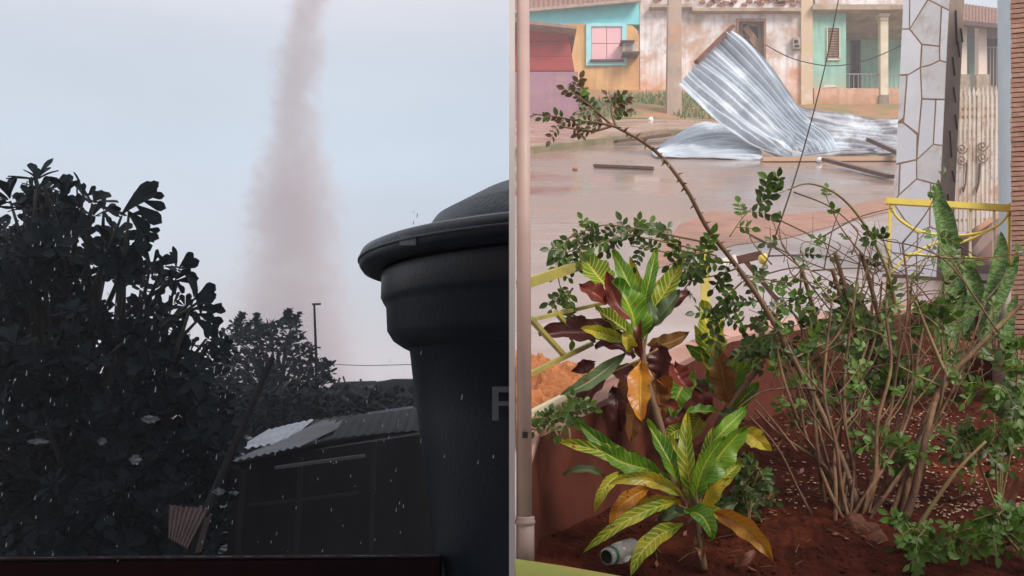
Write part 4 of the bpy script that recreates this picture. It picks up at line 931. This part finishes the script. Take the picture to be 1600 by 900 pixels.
tag(b.build('twig_litter', M_stem), 'thin broken twigs lying over the flower bed', 'twigs', kind='stuff')
b = MB()
for k in range(130):
    px = R.uniform(1000,1600); py = R.uniform(650,895); p = S(px,py)
    if not inbed(p.x,p.y): continue
    p.z = soil((p.x-.012)/4.2,(p.y-1.6)/2.6).z+.006; a_ = R.uniform(0,6.3); s_ = R.uniform(.006,.018); u_ = Vector((math.cos(a_),math.sin(a_),SL*math.sin(a_)))*s_; v_ = Vector((-math.sin(a_),math.cos(a_),SL*math.cos(a_)))*s_*.4
    i = [b.vert(p-u_), b.vert(p+v_+Vector((0,0,.004))), b.vert(p+u_+Vector((0,0,.006))), b.vert(p-v_)]; b.f.append(i)
tag(b.build('leaf_litter', M_dry), 'small dry leaf scraps over the flower bed', 'leaves', kind='stuff')
# bottle
bt = empty('plastic_bottle', S(965,878,.03), 'clear crushed plastic bottle with a green ring lying by the garden wall', 'bottle')
M_pet2 = bpy.data.materials.new('clear plastic'); M_pet2.use_nodes = True; q = M_pet2.node_tree.nodes['Principled BSDF']; q.inputs['Base Color'].default_value=(.85,.88,.86,1); q.inputs['Roughness'].default_value=.12; q.inputs['Transmission Weight'].default_value=.75; q.inputs['IOR'].default_value=1.3
def lath_dir(name, prof, a, d, m, par, n=20):
    d = d.normalized(); s_ = d.orthogonal().normalized(); t_ = d.cross(s_); b = MB(); rings = []
    for r_, z_ in prof: rings.append([b.vert(a+d*z_+(s_*math.cos(6.2832*k/n)+t_*math.sin(6.2832*k/n))*r_) for k in range(n)])
    for r0, r1 in zip(rings, rings[1:]):
        for k in range(n): b.f.append([r0[k], r0[(k+1)%n], r1[(k+1)%n], r1[k]])
    return b.build(name, m, par, smooth=True)
A = P(948,870,2.33); D = (P(1000,853,2.43)-A)*1.0
lath_dir('body', [(.012,.028),(.026,.04),(.027,.07),(.0255,.075),(.027,.08),(.027,.10),(.022,.115),(.004,.118)], A, D, M_pet2, bt)
lath_dir('ring', [(.022,.012),(.0235,.014),(.0235,.022),(.022,.024)], A, D, mat('green plastic ring',(.03,.14,.08),None,.35), bt)
lath_dir('neck', [(.017,-.002),(.021,0),(.021,.012),(.0225,.026),(.026,.042)], A, D, M_pet2, bt)
lath_dir('opening', [(.0005,.003),(.016,.003),(.017,-.001)], A, D, M_dark, bt)
# pale scrap beside the croton
b = MB(); b.blob(S(1180,690)+Vector((0,0,.03)), .03,.03,.008, 10, 6, .4, 3); tag(b.build('pale_patch', mat('wet pale plastic',(.55,.58,.62),None,.2), smooth=True), 'crumpled pale plastic scrap behind the low croton', 'litter')

# ================================================================== LEFT YARD
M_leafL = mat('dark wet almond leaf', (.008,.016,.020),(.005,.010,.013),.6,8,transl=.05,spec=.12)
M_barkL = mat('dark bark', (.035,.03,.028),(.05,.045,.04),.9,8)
def obov():
    b = MB()
    def fn(u, v):
        q = v*2-1; W = .235*(min(1,u/.72)**.9 if u < .72 else math.sqrt(max(0,1-((u-.72)/.28)**2)))
        return (q*max(W,.012), u, .05*abs(q)-.14*u*u)
    b.grid(7, 2, fn); me = bpy.data.meshes.new('almond_leaf'); me.from_pydata([tuple(v) for v in b.v], [], b.f); me.materials.append(M_leafL)
    me.polygons.foreach_set('use_smooth', [True]*len(me.polygons)); me.update(); return me, b.v, b.f
AL = [obov()]
def inpoly(x, y, poly):
    c = False; n = len(poly)
    for i in range(n):
        x0,y0 = poly[i]; x1,y1 = poly[(i+1)%n]
        if (y0 > y) != (y1 > y) and x < (x1-x0)*(y-y0)/(y1-y0)+x0: c = not c
    return c
def rosette(items, p, d, s, n=8):
    d = d.normalized(); a = d.orthogonal().normalized(); b = d.cross(a); o = R.uniform(0,6.28)
    for k in range(n):
        t = o+6.283*k/n+R.uniform(-.25,.25); el = R.uniform(.1,1.0)
        dd = (a*math.cos(t)+b*math.sin(t))*math.cos(el)+d*math.sin(el); sz = s*R.uniform(.7,1.15)
        items.append((leaf_mx(p+dd*s*.12, dd, d+Vector((R.uniform(-.3,.3),R.uniform(-.3,.3),R.uniform(-.3,.3))), sz), sz, 0))
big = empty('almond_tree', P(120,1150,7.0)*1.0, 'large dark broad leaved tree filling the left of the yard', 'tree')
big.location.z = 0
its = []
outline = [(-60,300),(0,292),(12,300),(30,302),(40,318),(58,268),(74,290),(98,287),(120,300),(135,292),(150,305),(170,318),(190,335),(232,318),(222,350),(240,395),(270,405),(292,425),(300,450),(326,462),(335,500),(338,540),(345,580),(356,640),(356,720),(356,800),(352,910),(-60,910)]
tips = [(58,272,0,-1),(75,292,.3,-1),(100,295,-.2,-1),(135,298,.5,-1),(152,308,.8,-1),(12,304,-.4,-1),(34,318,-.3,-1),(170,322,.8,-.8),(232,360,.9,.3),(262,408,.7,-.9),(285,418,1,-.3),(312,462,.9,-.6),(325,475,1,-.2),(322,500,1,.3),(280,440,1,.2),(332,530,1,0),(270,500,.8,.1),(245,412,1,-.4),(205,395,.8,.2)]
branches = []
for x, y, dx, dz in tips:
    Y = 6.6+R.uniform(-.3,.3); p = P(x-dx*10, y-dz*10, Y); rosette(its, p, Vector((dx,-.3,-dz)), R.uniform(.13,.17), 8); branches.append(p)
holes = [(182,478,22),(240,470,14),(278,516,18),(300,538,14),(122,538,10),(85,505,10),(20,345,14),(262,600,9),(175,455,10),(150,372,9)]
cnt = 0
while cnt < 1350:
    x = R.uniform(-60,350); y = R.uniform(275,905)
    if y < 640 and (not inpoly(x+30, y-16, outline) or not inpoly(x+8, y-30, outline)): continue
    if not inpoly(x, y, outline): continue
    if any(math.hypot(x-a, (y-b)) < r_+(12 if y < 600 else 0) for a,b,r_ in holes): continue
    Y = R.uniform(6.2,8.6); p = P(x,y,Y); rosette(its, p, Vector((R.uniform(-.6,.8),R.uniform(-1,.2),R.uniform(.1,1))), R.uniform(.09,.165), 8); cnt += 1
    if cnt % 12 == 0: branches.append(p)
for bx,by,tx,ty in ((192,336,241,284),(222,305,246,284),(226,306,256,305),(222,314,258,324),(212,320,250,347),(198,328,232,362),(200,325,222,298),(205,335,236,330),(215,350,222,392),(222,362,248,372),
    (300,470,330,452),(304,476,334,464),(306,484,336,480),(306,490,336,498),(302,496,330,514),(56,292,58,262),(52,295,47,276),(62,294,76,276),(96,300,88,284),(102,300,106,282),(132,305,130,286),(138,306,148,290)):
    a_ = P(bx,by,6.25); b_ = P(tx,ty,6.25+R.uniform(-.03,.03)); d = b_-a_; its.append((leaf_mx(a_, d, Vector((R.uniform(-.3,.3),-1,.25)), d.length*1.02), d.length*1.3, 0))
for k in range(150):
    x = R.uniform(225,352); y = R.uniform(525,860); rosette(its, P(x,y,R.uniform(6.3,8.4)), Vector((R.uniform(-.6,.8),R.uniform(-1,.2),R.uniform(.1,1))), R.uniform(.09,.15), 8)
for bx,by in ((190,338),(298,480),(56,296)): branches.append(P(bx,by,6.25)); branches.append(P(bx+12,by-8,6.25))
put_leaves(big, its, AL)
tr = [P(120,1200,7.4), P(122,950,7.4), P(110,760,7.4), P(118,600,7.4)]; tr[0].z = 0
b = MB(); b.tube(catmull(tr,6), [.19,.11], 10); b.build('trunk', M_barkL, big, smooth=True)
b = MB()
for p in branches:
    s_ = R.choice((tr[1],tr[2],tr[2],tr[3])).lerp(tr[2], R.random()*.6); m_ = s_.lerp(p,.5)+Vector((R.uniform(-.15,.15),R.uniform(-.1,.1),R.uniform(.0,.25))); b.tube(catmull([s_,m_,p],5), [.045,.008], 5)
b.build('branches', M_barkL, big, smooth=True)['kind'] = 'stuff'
# second tree
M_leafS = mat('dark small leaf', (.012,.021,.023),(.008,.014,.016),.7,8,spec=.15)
SLf = [leafmesh('small_leaf', M_leafS, .3, .05)]
def smalltree(poly, Y, base, lab, n, s, spikes=()):
    t = empty('leafy_tree', Vector((P(base,600,Y).x, Y, 0)), lab, 'tree'); its = []; c = 0
    bm_ = MB(); x0 = P(base,600,Y)
    while c < n:
        x = R.uniform(min(p[0] for p in poly), max(p[0] for p in poly)); y = R.uniform(min(p[1] for p in poly), max(p[1] for p in poly))
        if not inpoly(x,y,poly): continue
        if noise.noise(Vector((x/16.0, y/16.0, Y))) > .33 and y < 600: continue
        c += 1; p = P(x,y,Y+R.uniform(-1,1))
        for k in range(5):
            d = Vector((R.uniform(-1,1),R.uniform(-1,1),R.uniform(-.4,1))); sz = s*R.uniform(.7,1.3); its.append((leaf_mx(p+d*s*.5, d, Vector((R.uniform(-1,1),R.uniform(-1,1),1)), sz), sz, 0))
        if c % 14 == 0: bm_.tube([Vector((x0.x,Y,x0.z-.4)).lerp(p,.15), Vector((x0.x,Y,x0.z)).lerp(p,.6)+Vector((0,0,.1)), p], [.04,.01], 4)
    for sx, sy, ex, ey in spikes:
        for k in range(26):
            t_ = k/26; p = P(sx+(ex-sx)*t_+R.uniform(-3,3)*(1.2-t_), sy+(ey-sy)*t_, Y)
            for j in range(3):
                d = Vector((R.uniform(-1,1),R.uniform(-1,1),R.uniform(-.4,1))); its.append((leaf_mx(p, d, Vector((0,.3,1)), s), s, 0))
        bm_.tube([P(sx,sy,Y),P(ex,ey,Y)], [.03,.01], 4)
    put_leaves(t, its, SLf, 300 if s > .1 else 150)
    q = MB(); q.tube([Vector((x0.x,Y,0)), Vector((x0.x+.1,Y,x0.z*.6)), Vector((x0.x,Y,x0.z-.35))], [.2,.1], 8); q.build('trunk', M_barkL, t, smooth=True)
    bm_.build('branches', M_barkL, t)['kind'] = 'stuff'
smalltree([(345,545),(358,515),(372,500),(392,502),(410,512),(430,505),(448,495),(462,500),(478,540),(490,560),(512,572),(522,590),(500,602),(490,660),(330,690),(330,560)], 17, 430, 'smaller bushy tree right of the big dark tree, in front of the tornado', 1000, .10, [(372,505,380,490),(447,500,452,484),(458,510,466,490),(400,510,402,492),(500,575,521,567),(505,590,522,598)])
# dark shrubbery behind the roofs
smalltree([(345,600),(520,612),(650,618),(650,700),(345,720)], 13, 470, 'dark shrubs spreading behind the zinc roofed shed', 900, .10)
# far dark house and mast
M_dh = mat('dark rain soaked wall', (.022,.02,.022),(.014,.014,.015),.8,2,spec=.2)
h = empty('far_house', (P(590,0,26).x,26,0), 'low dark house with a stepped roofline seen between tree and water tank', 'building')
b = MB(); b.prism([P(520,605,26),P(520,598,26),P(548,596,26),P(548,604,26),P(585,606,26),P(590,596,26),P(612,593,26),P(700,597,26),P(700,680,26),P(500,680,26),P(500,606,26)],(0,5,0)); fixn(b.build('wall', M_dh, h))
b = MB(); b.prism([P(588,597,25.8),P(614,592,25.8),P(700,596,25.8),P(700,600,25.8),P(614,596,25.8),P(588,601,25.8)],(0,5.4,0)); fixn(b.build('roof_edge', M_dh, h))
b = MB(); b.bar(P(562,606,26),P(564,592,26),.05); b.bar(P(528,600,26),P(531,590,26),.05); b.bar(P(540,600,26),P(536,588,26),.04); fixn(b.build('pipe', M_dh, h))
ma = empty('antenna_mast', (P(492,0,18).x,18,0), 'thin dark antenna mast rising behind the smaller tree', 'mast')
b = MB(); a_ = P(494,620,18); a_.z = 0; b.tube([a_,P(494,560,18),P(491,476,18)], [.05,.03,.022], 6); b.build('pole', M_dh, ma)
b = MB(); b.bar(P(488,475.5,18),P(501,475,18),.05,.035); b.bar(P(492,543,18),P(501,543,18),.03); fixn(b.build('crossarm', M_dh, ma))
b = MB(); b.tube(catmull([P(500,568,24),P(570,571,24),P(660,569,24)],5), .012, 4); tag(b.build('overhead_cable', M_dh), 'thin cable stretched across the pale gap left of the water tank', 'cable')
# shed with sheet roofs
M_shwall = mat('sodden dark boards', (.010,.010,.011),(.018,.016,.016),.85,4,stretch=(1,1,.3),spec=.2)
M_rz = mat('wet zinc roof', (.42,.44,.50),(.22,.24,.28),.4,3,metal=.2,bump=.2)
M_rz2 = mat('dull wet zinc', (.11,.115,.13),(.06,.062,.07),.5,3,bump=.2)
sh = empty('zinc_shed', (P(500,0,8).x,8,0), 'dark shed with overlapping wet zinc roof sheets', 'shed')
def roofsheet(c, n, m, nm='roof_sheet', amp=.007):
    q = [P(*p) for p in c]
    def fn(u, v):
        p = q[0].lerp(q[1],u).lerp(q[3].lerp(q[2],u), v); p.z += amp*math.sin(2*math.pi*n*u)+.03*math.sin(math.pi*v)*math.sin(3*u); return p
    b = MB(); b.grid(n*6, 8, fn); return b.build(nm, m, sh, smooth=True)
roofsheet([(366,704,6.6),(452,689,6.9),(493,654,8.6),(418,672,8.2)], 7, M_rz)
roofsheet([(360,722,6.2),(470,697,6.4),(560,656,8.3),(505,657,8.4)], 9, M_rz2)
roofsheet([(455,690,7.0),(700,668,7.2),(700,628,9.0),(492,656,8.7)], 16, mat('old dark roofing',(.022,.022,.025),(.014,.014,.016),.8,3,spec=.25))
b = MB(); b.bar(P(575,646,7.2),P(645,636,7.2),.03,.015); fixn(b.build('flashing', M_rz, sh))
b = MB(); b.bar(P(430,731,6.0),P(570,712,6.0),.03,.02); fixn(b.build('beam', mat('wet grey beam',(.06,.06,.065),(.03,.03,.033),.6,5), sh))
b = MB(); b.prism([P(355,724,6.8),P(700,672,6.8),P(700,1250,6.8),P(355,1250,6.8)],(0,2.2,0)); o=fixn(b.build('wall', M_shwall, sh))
for (x0,y0,x1,y1,w_) in ((380,735,372,868,.04),(470,715,462,868,.03),(585,690,580,868,.03),(390,790,560,770,.02)):
    b = MB(); b.bar(P(x0,y0,6.5),P(x1,y1,6.6),w_,.02,up=(0,1,0)); fixn(b.build('plank', mat('sodden plank',(.014,.014,.016),(.008,.008,.009),.8,9,stretch=(1,1,.3)), sh))
# leaning pole and zinc scrap
b = MB(); b.tube([P(286,880,5.6),P(345,745,5.8),P(425,560,6.2)], [.028,.024,.02], 8); tag(b.build('leaning_pole', M_shwall), 'dark pole leaning across the yard between tree and shed', 'pole')
sc2 = empty('zinc_scrap', P(290,865,5.5), 'torn rusty zinc sheet hanging in the dark below the trees', 'scrap')
def scrap(c, n, nm):
    q = [P(*p) for p in c]
    def fn(u, v):
        jag = .12*noise.noise(Vector((u*7,0,1))) if v > .9 else 0
        p = q[0].lerp(q[1],u).lerp(q[3].lerp(q[2],u), v+jag); p.y += .012*math.sin(2*math.pi*n*u); return p
    b = MB(); b.grid(n*6, 8, fn); b.build(nm, mat('rusty wet zinc',(.12,.075,.07),(.05,.03,.03),.6,6), sc2, smooth=True)
scrap([(262,840,5.6),(293,857,5.5),(326,795,5.7),(264,788,5.7)], 8, 'torn_sheet')
scrap([(304,864,5.5),(314,862,5.5),(330,805,5.6),(320,808,5.6)], 3, 'sheet_strip')
# glints on the dark leaves, shaped as small pale sheets
M_glint = mat('pale leaf glint', (.22,.25,.27),(.07,.08,.09),.4,40)
for (x,y,w_,h_,Y,lab) in ((212,718,11,8,5.9,'pale sheet as a leaf glint low in the big tree'),(159,690,8,6,6.0,'small white sheet as a leaf glint left of the larger one in the big tree'),(342,768,11,6,5.7,'pale sheet as a leaf glint at the foot of the leaning pole'),(365,770,9,3,5.7,'thin pale strip right of the leaning pole'),(235,655,16,6,6.1,'dull pale patch in the middle of the dark foliage'),(60,690,20,5,6.0,'faint grey patch across the lower left foliage')):
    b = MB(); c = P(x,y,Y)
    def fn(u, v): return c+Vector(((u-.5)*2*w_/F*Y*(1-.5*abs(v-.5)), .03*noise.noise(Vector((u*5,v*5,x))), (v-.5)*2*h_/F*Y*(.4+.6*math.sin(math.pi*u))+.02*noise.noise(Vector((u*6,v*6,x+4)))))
    b.grid(8,6,fn); tag(b.build('pale_patch', M_glint, smooth=True), lab, 'litter')
# red parapet at the bottom
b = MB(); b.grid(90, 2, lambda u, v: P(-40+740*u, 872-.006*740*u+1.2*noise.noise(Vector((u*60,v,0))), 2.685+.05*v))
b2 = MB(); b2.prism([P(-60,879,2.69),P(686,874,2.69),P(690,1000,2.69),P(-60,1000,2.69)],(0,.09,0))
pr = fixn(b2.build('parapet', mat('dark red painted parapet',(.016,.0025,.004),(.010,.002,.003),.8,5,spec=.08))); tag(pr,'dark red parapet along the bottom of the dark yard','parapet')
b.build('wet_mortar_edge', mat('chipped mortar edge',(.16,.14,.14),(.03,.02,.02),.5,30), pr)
# --- water tank: only the part on this side of the partition stands here
tk = empty('water_tank', (-.3,2.8,CZ-1.4), 'huge black plastic water tank with a ribbed rim and domed lid', 'water tank')
TX, TY = .51, 3.0
def clipx(bm_ob):
    import bmesh
    b = bmesh.new(); b.from_mesh(bm_ob.data); off = wloc(bm_ob.parent) if bm_ob.parent else Vector((0,0,0))
    bmesh.ops.bisect_plane(b, geom=list(b.verts)+list(b.edges)+list(b.faces), plane_co=Vector((-.007,0,0))-off, plane_no=(1,0,0), clear_outer=True); b.to_mesh(bm_ob.data); b.free(); return bm_ob
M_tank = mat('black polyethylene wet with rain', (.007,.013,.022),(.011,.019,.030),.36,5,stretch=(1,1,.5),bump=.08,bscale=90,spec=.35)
M_lid = mat('black lid plastic with sky sheen', (.05,.064,.078),(.034,.046,.06),.5,30,bump=.3,bscale=90)  # lid and bead lighter than the body: sky sheen put into the colour
prof_body = [(.91,.31),(.912,.24),(.905,.225),(.896,.21),(.893,.14),(.875,.11),(.845,.09),(.825,.08),(.805,-.1),(.735,-.62),(.70,-.9),(.69,-1.4)]
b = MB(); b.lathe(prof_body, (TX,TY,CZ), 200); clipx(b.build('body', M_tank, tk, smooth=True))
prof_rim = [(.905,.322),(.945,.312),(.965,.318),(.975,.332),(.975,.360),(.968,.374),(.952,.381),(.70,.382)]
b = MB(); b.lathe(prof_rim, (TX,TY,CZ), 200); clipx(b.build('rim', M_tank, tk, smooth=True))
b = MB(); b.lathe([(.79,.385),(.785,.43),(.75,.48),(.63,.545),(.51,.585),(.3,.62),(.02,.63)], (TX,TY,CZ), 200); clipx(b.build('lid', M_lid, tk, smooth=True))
# ribs on the rim
b = MB(); b.lathe([(.976,.352),(.980,.35),(.980,.345),(.976,.343)], (TX,TY,CZ), 200); clipx(b.build('rim_bead', M_lid, tk, smooth=True))
def tankpt(px, py, r, off=.004):
    # ray through (px,py) to the cylinder of radius r round the tank axis
    dx = (px-800)/F; rr = r+off; A_ = dx*dx+1; B_ = -2*(dx*TX+TY); C_ = TX*TX+TY*TY-rr*rr
    D_ = B_*B_-4*A_*C_
    Y = (-B_-math.sqrt(max(D_,0)))/(2*A_); return P(px,py,Y)
def decal(name, rects, r, m, off=.004):
    b = MB()
    for (x0,y0,x1,y1) in rects:
        n = max(2,int(abs(x1-x0)/4)); b.grid(n, 1, lambda u, v: tankpt(x0+(x1-x0)*u, y0+(y1-y0)*v, r, off))
    return b.build(name, m, tk)
decal('sticker', [(624,368,650,383)], .975, mat('worn grey sticker',(.16,.18,.20),(.10,.12,.14),.6,20), .003)
b = MB()
def lr(y): return (CZ-(P(0,y,2.3).z))
M_let = mat('pale grey lettering', (.13,.14,.155),(.10,.11,.125),.6,12)
def tr_at(py): # body radius where a low row meets the shell
    return .79-.06*(py-600)/300
decal('lettering', [(769,604,779,657),(779,604,797,613),(779,627,797,634)], .80, M_let, .03)
b = MB(); b.box(-1.0,-.02,2.3,3.9,-.02,CZ-1.40); tag(fixn(b.build('tank_plinth', mat('concrete plinth',(.2,.19,.18)))), 'concrete block carrying the black water tank', 'plinth')
b = MB(); b.prism([(-7,-4,CZ+1.05),(-.02,-4,CZ+1.05),(-.02,1.95,CZ+1.05),(-7,1.95,CZ+1.05)],(0,0,.12)); rf = fixn(b.build('yard_shade_slab', M_dh)); tag(rf, 'dark roof slab added out of view to shade the near end of the yard', 'roof')  # unseen slab added overhead to shade the parapet
b = MB(); b.prism([(.02,-4,CZ+1.05),(5,-4,CZ+1.05),(5,1.25,CZ+1.05),(.02,1.25,CZ+1.05)],(0,0,.12)); rf = fixn(b.build('porch_shade_slab', M_dh)); tag(rf, 'roof slab added out of view over the porch to shade the flower bed', 'roof')  # unseen slab added over the porch, keeps light off the bed
# --- rain
b = MB()
for k in range(420):
    Y = R.uniform(2.4,9) if k % 5 else R.uniform(2.2,4); px = R.uniform(-20,793); py = R.uniform(330,880); p = P(px,py,Y)
    if px > 250 and px < 600 and py < 560: continue
    if p.x > -.03: continue
    r_ = R.uniform(.0006,.0012)*(1+.2*Y); L = r_*R.uniform(4,10)
    b.tube([p, p+Vector((.1*L,0,L*.7)), p+Vector((.14*L,0,L))], [r_, r_*.8, r_*.1], 5)
M_rain = mat('rain drop', (.55,.62,.70),None,.1,transl=.4)
tag(b.build('rain', M_rain), 'falling rain drops over the dark yard', 'rain', kind='stuff')

# ================================================================== TORNADO
YT = 150.0
prof = [(640,455,104),(590,455,100),(520,456,92),(450,457,84),(400,457,78),(340,458,74),(300,458,68),(250,460,54),(200,460,44),(150,461,40),(100,466,38),(50,476,36),(0,486,35),(-120,500,36),(-300,520,40)]
tb = MB(); rings = []; n_ = 24
zmin, zmax = P(0,prof[0][0],YT).z, P(0,prof[-1][0],YT).z
zmin = max(zmin, .3)
for row, cx, w_ in prof:
    c = P(cx,row,YT); c.z = max(c.z,.3); r_ = w_/F*YT*1.6
    rings.append([tb.vert(c+Vector((math.cos(6.2832*k/n_)*r_, math.sin(6.2832*k/n_)*r_, 0))) for k in range(n_)])
for r0, r1 in zip(rings, rings[1:]):
    for k in range(n_): tb.f.append([r0[k], r0[(k+1)%n_], r1[(k+1)%n_], r1[k]])
tb.f.append(rings[0][::-1]); tb.f.append(rings[-1])
m = bpy.data.materials.new('tornado dust'); m.use_nodes = True; nt = m.node_tree; nt.nodes.clear()
o_ = N(nt,'ShaderNodeOutputMaterial'); vol = N(nt,'ShaderNodeVolumePrincipled'); vol.inputs['Color'].default_value = (.74,.625,.64,1); vol.inputs['Anisotropy'].default_value = .0
ge = N(nt,'ShaderNodeNewGeometry'); s = N(nt,'ShaderNodeSeparateXYZ'); lk(nt, ge.outputs['Position'], s.inputs[0])
def MM(op, a, b_=None, clamp=False):
    n = N(nt,'ShaderNodeMath',operation=op); n.use_clamp = clamp
    for i, v in enumerate((a,b_)):
        if v is None: continue
        if isinstance(v,(int,float)): n.inputs[i].default_value = v
        else: lk(nt, v, n.inputs[i])
    return n.outputs[0]
t_ = MM('DIVIDE', MM('SUBTRACT', s.outputs[2], zmin), zmax-zmin)
def lut(vals):
    r = N(nt,'ShaderNodeValToRGB'); els = r.color_ramp.elements
    while len(els) > 1: els.remove(els[0])
    first = True
    for tt, vv in vals:
        if first: els[0].position = tt; els[0].color = (vv,vv,vv,1); first = False
        else: x = els.new(tt); x.color = (vv,vv,vv,1)
    lk(nt, t_, r.inputs[0]); return r.outputs[0]
ts = [((max(P(0,row,YT).z,.3)-zmin)/(zmax-zmin), cx, w_) for row, cx, w_ in prof]
cx_ = lut([(t, (cx-400)/150) for t,cx,w_ in ts]); ww = lut([(t, w_*1.1/100) for t,cx,w_ in ts])
nz = N(nt,'ShaderNodeTexNoise'); nz.inputs['Scale'].default_value = .16; nz.inputs['Detail'].default_value = 4; nz.inputs['Roughness'].default_value = .6; lk(nt, ge.outputs['Position'], nz.inputs['Vector'])
wob = MM('MULTIPLY', MM('SUBTRACT', nz.outputs[0], .5), 7)
k1 = YT/F
dx = MM('ADD', MM('SUBTRACT', s.outputs[0], MM('MULTIPLY', MM('ADD', MM('MULTIPLY', cx_, 150), -400), k1)), wob)
dy = MM('SUBTRACT', s.outputs[1], YT)
rad = MM('SQRT', MM('ADD', MM('MULTIPLY',dx,dx), MM('MULTIPLY',dy,dy)))
nz3 = N(nt,'ShaderNodeTexNoise'); nz3.inputs['Scale'].default_value = .5; nz3.inputs['Detail'].default_value = 5; nz3.inputs['Roughness'].default_value = .65; lk(nt, ge.outputs['Position'], nz3.inputs['Vector'])
rr = MM('ADD', MM('DIVIDE', rad, MM('MULTIPLY', ww, 100*k1)), MM('MULTIPLY', MM('SUBTRACT', nz3.outputs[0], .5), 1.6))
fall = N(nt,'ShaderNodeMapRange'); fall.interpolation_type = 'SMOOTHSTEP'; fall.inputs[1].default_value = 1.15; fall.inputs[2].default_value = .2; fall.inputs[3].default_value = 0; fall.inputs[4].default_value = 1; lk(nt, rr, fall.inputs[0])
nz2 = N(nt,'ShaderNodeTexNoise'); nz2.inputs['Scale'].default_value = .28; nz2.inputs['Detail'].default_value = 4; lk(nt, ge.outputs['Position'], nz2.inputs['Vector'])
dens = MM('MULTIPLY', MM('MULTIPLY', fall.outputs[0], MM('ADD', MM('MULTIPLY', nz2.outputs[0], 1.3), .2)), .23)
lk(nt, dens, vol.inputs['Density']); lk(nt, vol.outputs[0], o_.inputs['Volume'])
tag(fixn(tb.build('tornado', m)), 'tall pinkish brown dust tornado rising into the clouds behind the small tree', 'tornado')
# ================================================================== HAZE
hm = bpy.data.materials.new('rain haze'); hm.use_nodes = True; nt = hm.node_tree; nt.nodes.clear()
o_ = N(nt,'ShaderNodeOutputMaterial'); v_ = N(nt,'ShaderNodeVolumePrincipled'); v_.inputs['Color'].default_value = (.90,.93,1,1); v_.inputs['Density'].default_value = .0042
lk(nt, v_.outputs[0], o_.inputs['Volume'])
b = MB(); b.box(-1600,1600,-1600,1600,-2,18.5); tag(fixn(b.build('haze', hm)), 'thin rain haze over the whole place', 'haze', kind='stuff')
